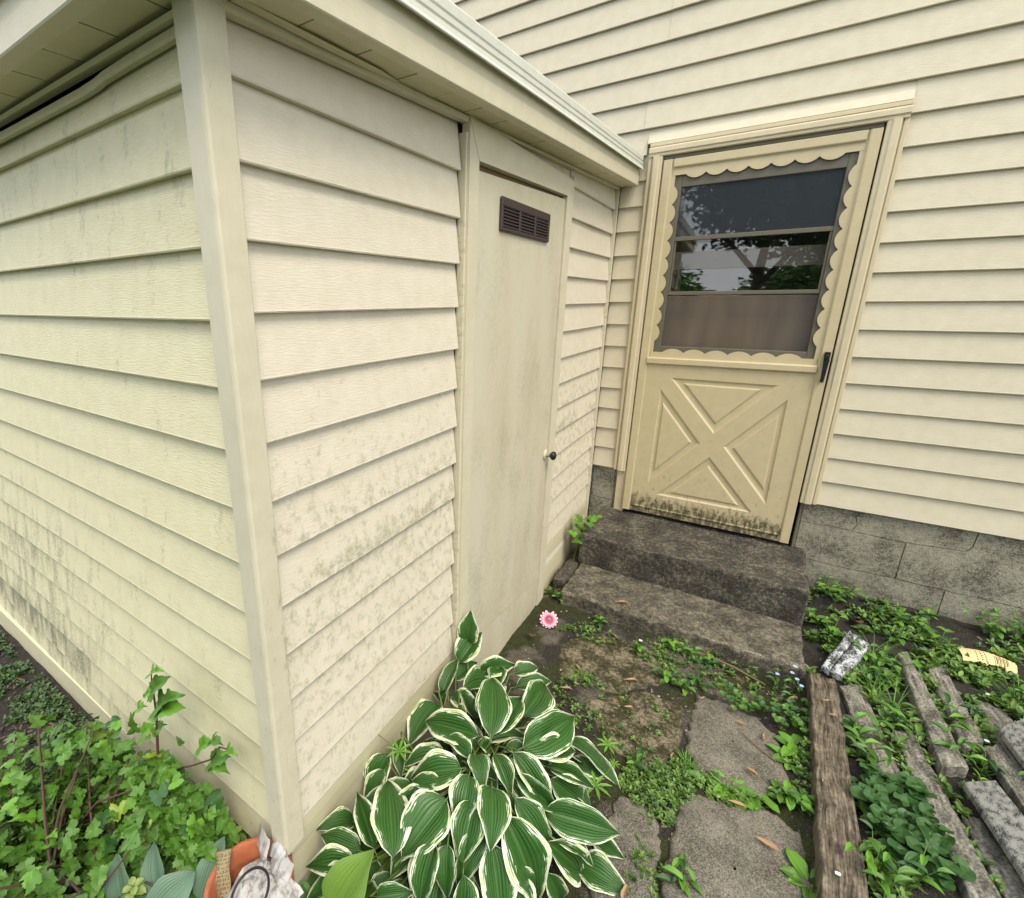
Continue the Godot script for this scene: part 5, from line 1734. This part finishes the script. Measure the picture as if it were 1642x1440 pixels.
func pot() -> void:
	var c := Vector3(-0.029, -0.052, 0.098)
	var gy := ground_y(c.x, c.z) - 0.005
	var h := c.y - gy
	var t := thing("terracotta_pot", "orange terracotta flowerpot full of rubbish at the foot of the corner post", "flowerpot", "", Vector3(c.x, gy, c.z))
	part("bowl", lathe([[0.062, 0.0], [0.066, 0.004], [0.088, h - 0.045], [0.088, h - 0.040], [0.080, h - 0.040], [0.060, 0.02], [0.0, 0.02]], 40), M.terracotta, t)
	part("rim", lathe([[0.088, h - 0.040], [0.099, h - 0.040], [0.1015, h - 0.036], [0.103, h - 0.004], [0.101, h], [0.093, h], [0.0905, h - 0.004], [0.080, h - 0.041]], 40), M.terracotta, t)
	part("soil", lathe([[0.082, h - 0.075], [0.05, h - 0.068], [0.0, h - 0.066]], 24), M.potting_soil, t)
	# crumpled pale plastic: one crinkled skin, with flaps over the rim
	var bm := mat("dirty_plastic", Color(0.72, 0.71, 0.70), 0.35, blend_tex(256, 256, [Color(0.72, 0.69, 0.67), Color(0.95, 0.94, 0.93), Color(1, 1, 1)], [[0.03, 4, 301, 1.0]], 1.6))
	var sm := MB.new()
	var sheet := func(o: Vector3, A: Vector3, B: Vector3, n: Vector3, bend: float, amp: float, na: int, nb: int) -> void:
		var g := []
		for b in nb + 1:
			for a in na + 1:
				var u := float(a) / na
				var v := float(b) / nb
				var p := o + A * (u - 0.5) + B * (v - 0.5)
				p += n * (bend * (0.5 - (u - 0.5) * (u - 0.5) * 2.0 - (v - 0.5) * (v - 0.5) * 2.0))
				p += n * rng.randf_range(-amp, amp) + A * rng.randf_range(-0.28, 0.28) / na + B * rng.randf_range(-0.28, 0.28) / nb
				g.append(p)
		for b in nb:
			for a in na:
				var q := b * (na + 1) + a
				sm.trin(g[q], g[q + 1], g[q + na + 2], n)
				sm.trin(g[q], g[q + na + 2], g[q + na + 1], n)
	sm.tile = 0.12
	sm.ub = Vector3(0, 0.5, 1)
	var k := Vector3(0.012, h - 0.005, -0.010)
	sheet.call(k - Vector3(0, 0.012, 0), Vector3(0.105, 0.0, 0.01), Vector3(0.0, 0.0, 0.115), Vector3.UP, 0.030, 0.008, 8, 8)
	sheet.call(k + Vector3(-0.035, 0.030, -0.050), Vector3(0.055, 0.0, 0.015), Vector3(0.0, 0.065, -0.02), Vector3(0.2, 0.3, 1), 0.014, 0.004, 4, 5)
	sheet.call(k + Vector3(0.025, 0.022, -0.050), Vector3(0.095, 0.0, 0.03), Vector3(0.0, 0.055, -0.03), Vector3(0.1, 0.4, 1), 0.020, 0.005, 6, 4)
	sheet.call(k + Vector3(0.085, 0.010, -0.02), Vector3(0.055, -0.025, 0.0), Vector3(0.01, 0.0, 0.06), Vector3(0.4, 1, 0.2), 0.01, 0.006, 4, 5)
	var bag := part("plastic_bag", sm.commit(), bm, self)
	bag.position = Vector3(c.x, gy, c.z)
	tag(bag, "crumpled dirty white plastic bag stuffed in the terracotta pot", "bag")
	# a flattened printed sleeve stuck in the pot
	var pm := mat("printed_sleeve", Color(1, 1, 1), 0.8, print_tex())
	var sl := SM.new()
	for r in 13:
		var v := r / 12.0
		for q in 15:
			var a := TAU * q / 14
			var sq := 0.45 + 0.1 * sin(v * 9.0)
			sl.vert(Vector3(cos(a) * 0.018 * (1.0 + 0.12 * sin(v * 14.0 + q)), v * 0.14, sin(a) * 0.018 * sq + 0.004 * sin(v * 12.0)), Vector2(q / 14.0, v))
	sl.grid(0, 13, 15, true)
	var sleeve := part("printed_sleeve", sl.commit(), pm, self)
	sleeve.transform = Transform3D(Basis.from_euler(Vector3(-0.75, 0.5, 0.25)), Vector3(c.x - 0.020, gy + h - 0.075, c.z + 0.068))
	tag(sleeve, "flattened tan sleeve with worn dark print, propped inside the terracotta pot", "sleeve")
	var tor := TorusMesh.new()
	tor.inner_radius = 0.0445
	tor.outer_radius = 0.0505
	tor.rings = 40
	tor.ring_segments = 10
	var ring := part("rubber_ring", tor, M.black_rubber, self)
	ring.transform = Transform3D(Basis.from_euler(Vector3(0.30, 0.3, 0.30)), Vector3(c.x + 0.045, gy + h + 0.038, c.z + 0.028))
	tag(ring, "thin black rubber ring lying on the crumpled plastic bag", "ring")

func print_tex() -> ImageTexture:
	var im := Image.create(128, 256, false, Image.FORMAT_RGB8)
	im.fill(Color(0.55, 0.49, 0.36))
	var r := RandomNumberGenerator.new()
	r.seed = 4
	var y := 8
	while y < 240:
		var x := 6
		while x < 118:
			var w := r.randi_range(2, 9)
			var hh := r.randi_range(3, 9)
			im.fill_rect(Rect2i(x, y, w, 2), Color(0.20, 0.18, 0.13))
			im.fill_rect(Rect2i(x, y, 2, hh), Color(0.22, 0.19, 0.14))
			if r.randf() < 0.5:
				im.fill_rect(Rect2i(x, y + hh, w, 2), Color(0.24, 0.21, 0.16))
			x += w + r.randi_range(3, 6)
		y += r.randi_range(12, 16)
	return ImageTexture.create_from_image(im)

# ---------------------------------------------------------------- litter
func litter() -> void:
	var dl := leaf_mesh(0.8, 0.6, 2, 5, 0.5, -0.25, 0.02, 0.0)
	for i in DRY_LEAVES.size():
		var d: Array = DRY_LEAVES[i]
		var a := deg_to_rad(d[4])
		# picture angle to a direction on the ground (picture right is about +x-z here)
		var dir := Vector3(cos(a) * 0.82 - sin(a) * 0.2, 0.0, -cos(a) * 0.5 + sin(a) * 0.95).normalized()
		var o := part("dry_leaf", dl, M.dry_leaf, self)
		var p := Vector3(d[0], d[1] + 0.006, d[2])
		o.transform = Transform3D(leaf_basis(dir, Vector3(rng.randfn(0, 0.2), 1, rng.randfn(0, 0.2)), d[3] * 0.9, d[3] * 0.22), p)
		var where: String = "on the step" if p.z < -1.75 else "on the brown timber" if p.x > 1.14 and p.x < 1.24 else "among the old boards" if p.x > 1.24 else "on the slab path"
		tag(o, "narrow dry tan leaf lying " + where, "dry leaf", "dry leaves " + where)
	# dead broad leaves
	var bl := leaf_mesh(0.5, 0.6, 4, 5, 0.6, -0.3, 0.06, 1.0)
	for q in [[1.345, -0.215, -2.30, 0.075, "curled brown dead leaf in the weeds near the foundation"], [0.09, -0.275, -1.42, 0.05, "reddish dead leaf on the soil by the shed plinth"], [0.065, -0.255, -1.83, 0.06, "rust-brown dead leaf between the shed and the lower step"]]:
		var o := part("dead_leaf", bl, M.dead_leaf, self)
		o.transform = Transform3D(leaf_basis(Vector3(0.4, 0.3, 0.8), Vector3(0.2, 1, 0.3), q[3], q[3] * 0.7), Vector3(q[0], q[1], q[2]))
		tag(o, q[4], "dead leaf")
	# twig on the soil before the lower step
	var sm := SM.new()
	sm.tube([Vector3(0.76, -0.272, -1.735), Vector3(0.90, -0.262, -1.70), Vector3(1.02, -0.268, -1.66)], [0.003, 0.004, 0.003], 6)
	var tw := part("twig", sm.commit(), M.twig, self)
	tag(tw, "pale bare twig on the soil below the lower step", "twig")
	var sm2 := SM.new()
	sm2.tube([Vector3(0.935, -0.262, -1.335), Vector3(0.98, -0.258, -1.29), Vector3(1.05, -0.262, -1.245)], [0.002, 0.003, 0.002], 6)
	var tw2 := part("twig", sm2.commit(), M.twig, self)
	tag(tw2, "short brown twig lying on the upper path slab", "twig")
	# white scraps
	for q in [[1.170, -0.198, -0.86, 0.014, "white splash-shaped scrap on the brown timber"], [1.72, -0.205, -2.0, 0.014, "small round white scrap in the weeds by the half-buried board"], [1.632, -0.185, -1.66, 0.014, "small white scrap at the end of a dark grey board"], [0.535, -0.262, -1.66, 0.016, "small pale grey stone before the lower step"]]:
		var o := part("white_scrap" if q[4].find("stone") < 0 else "small_stone", rough_box(Vector3(-1, -0.4, -0.8) * float(q[3]) * 0.5, Vector3(1, 0.4, 0.8) * float(q[3]) * 0.5, 0.004, 0.004, 0.004, q[0] * 9), M.white_bits, self)
		o.position = Vector3(q[0], q[1], q[2])
		tag(o, q[4], "scrap" if q[4].find("stone") < 0 else "stone")
	# pebbles and bark crumbs: nobody could count them
	var rb := SM.new()
	var rows := 4
	for r in rows + 1:
		var ph := PI * r / rows
		for k in 6:
			var a := TAU * k / 6
			rb.vert(Vector3(sin(ph) * cos(a), cos(ph) * 0.6, sin(ph) * sin(a)) * (1.0 + 0.25 * sin(k * 2.3 + r)))
	rb.grid(0, rows + 1, 6, true, true)
	scatter("pebbles", "small grey pebbles and crumbs of soil strewn over the path", "pebbles", rb.commit(), 900, Rect2(0.05, -1.75, 1.08, 1.35), 0.0015, 0.0055, [Color(0.12, 0.11, 0.10), Color(0.24, 0.21, 0.17), Color(0.08, 0.075, 0.08), Color(0.35, 0.31, 0.25)], 0.0)
	var chip := MB.new()
	chip.box(Vector3(-1, -0.15, -0.3), Vector3(1, 0.15, 0.3), 0.05)
	scatter("wood_chips", "dark bark mulch chips on the soil beside the greenish shed wall", "mulch", chip.commit(), 3600, Rect2(-2.5, 0.03, 2.4, 0.9), 0.004, 0.016, [Color(0.06, 0.045, 0.038), Color(0.11, 0.08, 0.06), Color(0.20, 0.16, 0.13), Color(0.05, 0.05, 0.055), Color(0.15, 0.10, 0.07)], 0.35)
	scatter("bark_crumbs", "dark crumbs of bark and dead stems among the weeds and slabs", "bark crumbs", chip.commit(), 1500, Rect2(0.05, -2.5, 2.2, 2.0), 0.0025, 0.010, [Color(0.07, 0.055, 0.045), Color(0.13, 0.10, 0.075), Color(0.22, 0.17, 0.12)], 0.3)
	paper()
	flower()

func scatter(called: String, label: String, category: String, mesh: Mesh, count: int, area: Rect2, lo: float, hi: float, cols: Array, tilt: float) -> void:
	var m := mat(called, Color(1, 1, 1), 0.9)
	m.vertex_color_use_as_albedo = true
	var mm := MultiMesh.new()
	mm.transform_format = MultiMesh.TRANSFORM_3D
	mm.use_colors = true
	mm.mesh = mesh
	mm.instance_count = count
	for i in count:
		var x := area.position.x + rng.randf() * area.size.x
		var z := area.position.y + rng.randf() * area.size.y
		if fbm.get_noise_2d(x * 2.0 + 50.0, z * 2.0) < -0.05:
			x = area.position.x + rng.randf() * area.size.x
		var s := lo + (hi - lo) * pow(rng.randf(), 2.2)
		var y := ground_y(x, z) + s * 0.25
		if x > 0.10 and x < 1.155 and z < -1.75:
			y = -0.206 if z > -2.11 else -0.020
			s *= 0.5
		var b := Basis.from_euler(Vector3(rng.randfn(0, tilt), rng.randf() * TAU, rng.randfn(0, tilt))).scaled(Vector3.ONE * s)
		mm.set_instance_transform(i, Transform3D(b, Vector3(x, y, z)))
		mm.set_instance_color(i, (cols[rng.randi() % cols.size()] as Color) * rng.randf_range(0.7, 1.2))
	var o := MultiMeshInstance3D.new()
	o.name = called
	o.multimesh = mm
	o.material_override = m
	add_child(o)
	o.set_meta("kind", "stuff")
	tag(o, label, category)

func paper() -> void:
	# a torn sheet of yellow packing paper with rows of worn print
	var im := Image.create(256, 96, false, Image.FORMAT_RGB8)
	im.fill(Color(0.88, 0.80, 0.58))
	var ink := Color(0.20, 0.19, 0.14)
	var r := RandomNumberGenerator.new()
	r.seed = 12
	for k in 9:
		im.fill_rect(Rect2i(150 + k * 8, 12 + r.randi_range(0, 10), 3 + (k % 2) * 2, 60 + r.randi_range(-16, 10)), ink)
	for k in 3:
		var x := 66 + k * 20
		var y := 16
		while y < 76:
			var hh := r.randi_range(5, 12)
			im.fill_rect(Rect2i(x, y, 4, hh), ink)
			im.fill_rect(Rect2i(x, y + 3, r.randi_range(5, 11), 3), ink)
			y += hh + r.randi_range(2, 5)
	var pm := mat("printed_paper", Color(1, 1, 1), 0.8, ImageTexture.create_from_image(im))
	var c := []
	for p in PAPER:
		c.append(Vector3(p[0], p[1], p[2]))
	var sm := SM.new()
	for r2 in 9:
		var v := r2 / 8.0
		for q in 25:
			var u := q / 24.0
			var a: Vector3 = (c[0] as Vector3).lerp(c[1], u)
			var b: Vector3 = (c[3] as Vector3).lerp(c[2], u)
			if r2 == 8:   # torn lower edge
				b += (a - b) * (0.8 * absf(fbm.get_noise_2d(u * 9.0, 3.0)) + 0.3 * absf(fbm.get_noise_2d(u * 31.0, 7.0)))
			if q == 0:
				a += (c[1] - c[0]) * 0.05 * fbm.get_noise_2d(v * 30.0, 8.0)
			var p := a.lerp(b, v)
			p.y += 0.016 * sin(u * 3.0 + 0.4) + 0.012 * sin(v * 3.1) + 0.004 * fbm.get_noise_2d(u * 9.0, v * 6.0)
			sm.vert(p, Vector2(u, v))
	sm.grid(0, 9, 25)
	var o := part("torn_paper", sm.commit(), pm, self)
	tag(o, "torn yellow paper scrap with worn black print near the foundation", "paper")

func flower() -> void:
	var c := Vector3(0.133, -0.240, -1.537)
	var t := thing("pink_flower", "pink and white daisy-like flower on the soil beside the steps", "flower")
	var pet := SM.new()
	var pink := Color(0.66, 0.07, 0.22)
	var pale := Color(0.86, 0.58, 0.66)
	for r in 6:
		var u := r / 5.0
		for k in 3:
			var s := k - 1.0
			pet.vert(Vector3(s * (0.35 + 0.25 * u) * (1.0 if r < 5 else 0.55), 0.10 * s * s - 0.25 * u * u, u), Vector2.ZERO, pink.lerp(pale, smoothstep(0.35, 0.9, u)))
	pet.grid(0, 6, 3)
	var pm := pet.commit()
	var m := mat("pink_petal", Color(1, 1, 1), 0.6)
	m.vertex_color_use_as_albedo = true
	var nrm := Vector3(0.45, 0.35, 0.80).normalized()
	var sx := nrm.cross(Vector3.UP).normalized()
	var sy := sx.cross(nrm)
	for ring in 2:
		for k in 15:
			var a := TAU * (k + 0.5 * ring) / 15
			if ring == 0 and absf(wrapf(a - PI * 0.55, -PI, PI)) < 0.35:
				continue
			var d := (sx * cos(a) + sy * sin(a) + nrm * (0.15 + 0.2 * ring)).normalized()
			put_leaf(t, "petal", pm, m, c + d * 0.008, d, nrm, 0.036 - 0.009 * ring, 0.0125)
	var cm := mat("flower_eye", Color(0.52, 0.55, 0.42), 0.7)
	var eye := SM.new()
	for r in 4:
		for k in 10:
			var a := TAU * k / 10
			var rr: float = [0.0, 0.006, 0.010, 0.011][r]
			eye.vert(c + (sx * cos(a) + sy * sin(a)) * rr + nrm * float([0.009, 0.008, 0.005, 0.0][r]))
	eye.grid(0, 4, 10, false, true)
	part("flower_eye", eye.commit(), cm, t)
	var st := SM.new()
	st.tube([c - nrm * 0.002, c + Vector3(-0.01, -0.04, -0.03), Vector3(c.x - 0.02, GY, c.z - 0.04)], [0.003, 0.003, 0.003], 5)
	part("stem", st.commit(), M.stem_green, t)

# ---------------------------------------------------------------- weeds
func blade_mesh(sd: float) -> ArrayMesh:
	var sm := SM.new()
	for r in 5:
		var u := r / 4.0
		for k in 2:
			sm.vert(Vector3((k - 0.5) * (1.0 - u * 0.9), -0.35 * u * u * (1.0 + 0.2 * sin(sd)), u))
	sm.grid(0, 5, 2)
	return sm.commit()

func weeds() -> void:
	var lance := leaf_mesh(0.7, 0.8, 4, 6, 0.5, 0.30, 0.02, 0.0)
	var ovate := leaf_mesh(0.55, 0.6, 4, 5, 0.4, 0.25, 0.03, 1.0)
	var broad := leaf_mesh(0.7, 0.55, 6, 7, 0.3, 0.35, 0.03, 2.0)
	var blade := blade_mesh(0.0)
	for i in WEEDS.size():
		var w: Array = WEEDS[i]
		var kind: String = w[0]
		var p := Vector3(w[1], 0, w[3])
		p.z = maxf(p.z, -2.53)
		p.y = ground_y(p.x, p.z) - 0.004
		var hgt: float = w[4] * rng.randf_range(0.85, 1.2)
		var n: int = int(w[5])
		var place: String = "beside the foundation wall" if p.z < -2.2 else "between the old boards" if p.x > 1.16 else "before the lower step" if p.z < -1.45 else "in the joints of the slab path"
		var say: String = {"herb": "low leafy weed with small oval leaves ", "lance": "upright weed with bright pointed leaves ", "broad": "flat rosette weed with broad ribbed leaves ", "grass": "tuft of fine green grass growing "}[kind] + place
		var t := thing("grass_tuft" if kind == "grass" else "weed_plant", say, "grass tuft" if kind == "grass" else "weed", kind + " weeds " + place, p)
		if kind == "grass":
			for k in n:
				var a := rng.randf() * TAU
				var d := Vector3(cos(a) * 0.6, rng.randf_range(0.4, 1.2), sin(a) * 0.6)
				put_leaf(t, "blade", blade, M.leaf_bright if k % 3 else M.leaf_mid, Vector3(rng.randfn(0, 0.012), 0, rng.randfn(0, 0.012)), d, Vector3(-cos(a), 0.6, -sin(a)), hgt * rng.randf_range(0.6, 1.1), 0.004)
		elif kind == "broad":
			for k in n:
				var a := TAU * k / n + rng.randf()
				var d := Vector3(cos(a), 0.45, sin(a))
				put_leaf(t, "leaf", broad, M.leaf_mid if k % 2 else M.leaf_bright, Vector3(cos(a), 0, sin(a)) * 0.008, d, Vector3(-cos(a) * 0.4, 1, -sin(a) * 0.4), rng.randf_range(0.05, 0.085), rng.randf_range(0.026, 0.04))
		else:
			var stems := 3 if kind == "lance" else 4
			for s in stems:
				var a := TAU * s / stems + rng.randf()
				var lean := rng.randf_range(0.2, 0.75)
				var top := Vector3(cos(a) * hgt * lean, hgt * rng.randf_range(0.6, 1.0), sin(a) * hgt * lean)
				var sm := SM.new()
				sm.tube([Vector3.ZERO, top * 0.5 + Vector3(0, hgt * 0.1, 0), top], [0.002, 0.0017, 0.001], 4)
				part("stem", sm.commit(), M.stem_green, t)
				var per := n / stems
				for k in per:
					var u := (k + 1.0) / per
					var b := a + k * 2.4 + rng.randf()
					var d := Vector3(cos(b), rng.randf_range(0.1, 0.7) if kind == "lance" else rng.randf_range(-0.1, 0.35), sin(b))
					var ln := (rng.randf_range(0.035, 0.058) if kind == "lance" else rng.randf_range(0.026, 0.044))
					var m: Material = [M.leaf_bright, M.leaf_mid, M.leaf_mid, M.leaf_dark][rng.randi() % 4]
					put_leaf(t, "leaf", lance if kind == "lance" else ovate, m, top * u + Vector3(0, hgt * 0.2 * u * (1.0 - u), 0), d, Vector3(-d.x * 0.3, 1, -d.z * 0.3), ln, ln * (0.36 if kind == "lance" else 0.56))
	# green sprig between shed and steps
	var sp := thing("corner_weed", "bright green lobed weed growing in the corner of shed and upper step", "weed", "", Vector3(0.075, -0.10, -2.18))
	var lm := lobed_mesh(0.7)
	for k in 26:
		var a := rng.randf() * TAU
		var d := Vector3(cos(a) * 0.8 + 0.3, rng.randf_range(-0.1, 0.6), sin(a) * 0.7)
		var o := Vector3(rng.randf_range(-0.02, 0.09), rng.randf_range(0.0, 0.13), rng.randf_range(-0.10, 0.06))
		put_leaf(sp, "leaf", lm, M.leaf_mid if k % 3 else M.leaf_bright, o, d, Vector3(0.2, 1, 0.3), rng.randf_range(0.045, 0.07), 0.058)
	var ss := SM.new()
	ss.tube([Vector3(-0.02, -0.18, 0.05), Vector3(0.0, 0.0, 0.0), Vector3(0.04, 0.12, -0.02)], [0.003, 0.0025, 0.0015], 5)
	part("stem", ss.commit(), M.stem_green, sp)
	# violets: heart-shaped dark leaves
	var vt := thing("violet_patch", "dense patch of dark round violet leaves between timber and grey board", "violets")
	var rm := round_mesh()
	var poly := PackedVector2Array()
	for q in VIOLET_AREA:
		poly.append(Vector2(q[0], q[1]))
	var box := Rect2(poly[0], Vector2.ZERO)
	for q in poly:
		box = box.expand(q)
	var made := 0
	while made < 190:
		var q := box.position + Vector2(rng.randf(), rng.randf()) * box.size
		if not Geometry2D.is_point_in_polygon(q, poly):
			continue
		made += 1
		var s := rng.randf_range(0.026, 0.048)
		var a := rng.randf() * TAU
		put_leaf(vt, "leaf", rm, M.leaf_deep if made % 4 else M.leaf_dark, Vector3(q.x, ground_y(q.x, q.y) + rng.randf_range(0.02, 0.07), q.y), Vector3(cos(a), rng.randf_range(-0.3, 0.2), sin(a)), Vector3(rng.randfn(0.0, 0.3), 1, rng.randfn(0.15, 0.3)), s, s)
	# creeping dark leaves along the upper slab
	var iv := thing("creeping_weed", "creeping weed with dark rounded leaves along the top edge of the upper slab", "weed")
	for q in IVY:
		for k in 7:
			var a := rng.randf() * TAU
			var s := rng.randf_range(0.018, 0.030)
			put_leaf(iv, "leaf", rm, M.leaf_dark if k % 3 else M.leaf_mid, Vector3(q[0] + rng.randfn(0, 0.022), -0.252 + rng.randf_range(0.0, 0.03), q[1] + rng.randfn(0, 0.018)), Vector3(cos(a), 0, sin(a)), Vector3(rng.randfn(0, 0.25), 1, rng.randfn(0.1, 0.25)), s, s)
	# forget-me-not by the timber's end
	var fm := thing("forget_me_not", "little plant with pale blue flowers at the end of the brown timber", "flower", "", Vector3(1.085, -0.285, -1.68))
	for k in 30:
		var a := rng.randf() * TAU
		var o := Vector3(rng.randfn(0, 0.04), rng.randf_range(0.01, 0.07), rng.randfn(0, 0.03))
		put_leaf(fm, "leaf", lance, M.leaf_dark if k % 2 else M.leaf_mid, o, Vector3(cos(a), 0.4, sin(a)), Vector3.UP, 0.035, 0.011)
	var pet := round_mesh()
	for f in [[-0.035, 0.085, 0.02], [0.012, 0.10, 0.0], [0.03, 0.085, 0.01], [0.045, 0.075, 0.03], [0.02, 0.12, -0.02]]:
		for k in 5:
			var a := TAU * k / 5
			put_leaf(fm, "petal", pet, M.pale_petal, Vector3(f[0], f[1], f[2]), Vector3(cos(a), 0.25, sin(a)), Vector3(0, 1, 0.3), 0.008, 0.008)
	# small leaves filling the ground between everything
	var sprig := SM.new()
	for k in 6:
		var a := TAU * k / 6 + 0.4 * (k % 2)
		var d := Vector3(cos(a), 0.35 + 0.3 * (k % 3), sin(a))
		var b := leaf_basis(d, Vector3(-cos(a) * 0.3, 1, -sin(a) * 0.3), 1.0, 0.5)
		var i0 := sprig.v.size()
		for r in 5:
			var u := r / 4.0
			var w := maxf(width_at(u, 0.6, 0.7), 0.02)
			for s in [-1.0, 0.0, 1.0]:
				sprig.vert(b * Vector3(s * w, 0.2 * absf(s) * w - 0.2 * u * u, u) + Vector3(0, 0.12 * (k % 3), 0), Vector2.ZERO, Color(1, 1, 1))
		sprig.grid(i0, 5, 3)
	var sprig_mesh := sprig.commit()
	ground_cover("ground_cover", "small green weeds covering the ground between the old boards", sprig_mesh, 2300, [Rect2(1.14, -2.56, 1.3, 0.75), Rect2(1.24, -1.9, 0.75, 1.35), Rect2(1.22, -2.3, 1.0, 0.5)], 0.015, 0.031)
	ground_cover("path_weeds", "tiny green seedlings and moss sprigs in the joints of the path", sprig_mesh, 1150, [Rect2(0.60, -1.78, 0.52, 0.30), Rect2(0.70, -1.08, 0.42, 0.14), Rect2(0.70, -1.1, 0.10, 0.55), Rect2(0.30, -1.30, 0.42, 0.3), Rect2(1.06, -1.5, 0.09, 0.95), Rect2(0.15, -1.70, 0.5, 0.16), Rect2(0.62, -1.02, 0.2, 0.2)], 0.008, 0.016)
	ground_cover("low_creeper", "dark small-leaved creeper along the foot of the greenish shed wall", sprig_mesh, 1700, [Rect2(-2.3, 0.02, 1.5, 0.16), Rect2(-1.6, 0.05, 0.8, 0.30), Rect2(-2.4, 0.28, 1.2, 0.5)], 0.010, 0.022, true)

func ground_cover(called: String, label: String, mesh: Mesh, count: int, areas: Array, lo: float, hi: float, dark := false) -> void:
	var m := leafy(called, Color(1, 1, 1), 0.25)
	var mm := MultiMesh.new()
	mm.transform_format = MultiMesh.TRANSFORM_3D
	mm.use_colors = true
	mm.mesh = mesh
	var list: Array = []
	var tries := 0
	while list.size() < count and tries < count * 12:
		tries += 1
		var a: Rect2 = areas[rng.randi() % areas.size()]
		var q := a.position + Vector2(rng.randf(), rng.randf()) * a.size
		if fbm.get_noise_2d(q.x * 3.5 + 20.0, q.y * 3.5) < -0.12:
			continue
		var bad := false
		for pa in plank_areas:
			if Geometry2D.is_point_in_polygon(q, pa):
				bad = true
				break
		if bad:
			continue
		list.append(q)
	mm.instance_count = list.size()
	for i in list.size():
		var q: Vector2 = list[i]
		var s := rng.randf_range(lo, hi)
		var b := Basis.from_euler(Vector3(rng.randfn(0, 0.2), rng.randf() * TAU, rng.randfn(0, 0.2))).scaled(Vector3(s, s * rng.randf_range(0.8, 1.6), s))
		mm.set_instance_transform(i, Transform3D(b, Vector3(q.x, ground_y(q.x, q.y) + rng.randf_range(0.0, 0.012), q.y)))
		var g := Color(0.05, 0.115, 0.022).lerp(Color(0.17, 0.29, 0.045), pow(rng.randf(), 1.3))
		if dark:
			g = Color(0.035, 0.075, 0.022).lerp(Color(0.07, 0.13, 0.035), rng.randf())
		mm.set_instance_color(i, g)
	var o := MultiMeshInstance3D.new()
	o.name = called
	o.multimesh = mm
	o.material_override = m
	add_child(o)
	o.set_meta("kind", "stuff")
	tag(o, label, "weeds")

# ---------------------------------------------------------------- the yard behind the viewer, seen in the door's glass
func yard_trees() -> void:
	var crown := SM.new()
	for i in 8000:
		var d := Vector3(rng.randfn(), rng.randfn() * 0.8, rng.randfn()).normalized()
		var r := pow(rng.randf(), 0.4) * (0.75 + 0.35 * fbm.get_noise_3d(d.x * 2.0, d.y * 2.0, d.z * 2.0))
		var p := d * r
		var a := Vector3(rng.randfn(), rng.randfn(), rng.randfn()).normalized()
		var b := a.cross(Vector3(rng.randfn(), rng.randfn(), rng.randfn())).normalized()
		var s := rng.randf_range(0.03, 0.065)
		var c := Color(1, 1, 1) * rng.randf_range(0.6, 1.25)
		var i0 := crown.v.size()
		crown.vert(p - a * s, Vector2.ZERO, c)
		crown.vert(p + b * s * 0.5, Vector2.ZERO, c)
		crown.vert(p + a * s, Vector2.ZERO, c)
		crown.vert(p - b * s * 0.5, Vector2.ZERO, c)
		crown.ix.append_array([i0, i0 + 1, i0 + 2, i0, i0 + 2, i0 + 3])
	var cm := crown.commit()
	var trunk := SM.new()
	trunk.tube([Vector3(0, -0.4, 0), Vector3(0.02, 1.0, 0), Vector3(-0.05, 2.2, 0.05), Vector3(0.1, 4.2, 0)], [0.20, 0.15, 0.12, 0.06], 9)
	trunk.tube([Vector3(0, 1.9, 0), Vector3(0.8, 3.0, 0.2), Vector3(1.6, 3.9, 0.3)], [0.08, 0.06, 0.03], 7)
	trunk.tube([Vector3(0, 2.1, 0), Vector3(-0.9, 3.1, -0.2), Vector3(-1.6, 4.2, -0.1)], [0.08, 0.06, 0.03], 7)
	var tm := trunk.commit()
	var list := [
		[Vector3(-3.3, -0.4, 8.4), 0.9, Vector3(2.5, 2.1, 2.3), 4.3, "leaf_mid", "spreading yard tree leaning over the lawn, reflected in the storm door"],
		[Vector3(2.3, -0.4, 9.6), 0.9, Vector3(2.6, 2.3, 2.3), 4.6, "leaf_dark", "dark yard tree with a broad crown, reflected in the storm door"],
		[Vector3(0.5, -0.4, 13.0), 1.1, Vector3(2.8, 2.4, 2.6), 4.5, "leaf_dark", "slender tree in the middle of the lawn, reflected in the storm door"],
		[Vector3(3.2, -0.4, 24.0), 1.0, Vector3(4.6, 2.0, 3.6), 2.1, "leaf_mid", "low bushy tree at the back of the lawn, reflected in the storm door"],
		[Vector3(-5.6, -0.4, 25.0), 1.0, Vector3(4.6, 2.2, 3.6), 2.1, "leaf_bright", "low bright green tree at the far side of the lawn"],
		[Vector3(11.0, -0.4, 18.0), 1.4, Vector3(4.4, 3.6, 3.8), 4.4, "leaf_mid", "round tree near the lawn's far corner"]]
	for l in list:
		var t := thing("yard_tree", l[5], "tree", "trees round the lawn", l[0])
		var k: float = l[1]
		var tr := part("trunk", tm, M.bark, t)
		tr.scale = Vector3.ONE * k
		var cr := part("crown", cm, M[l[4]], t)
		cr.transform = Transform3D(Basis.from_euler(Vector3(0, rng.randf() * TAU, 0)).scaled(l[2]), Vector3(0, l[3] * k, 0))
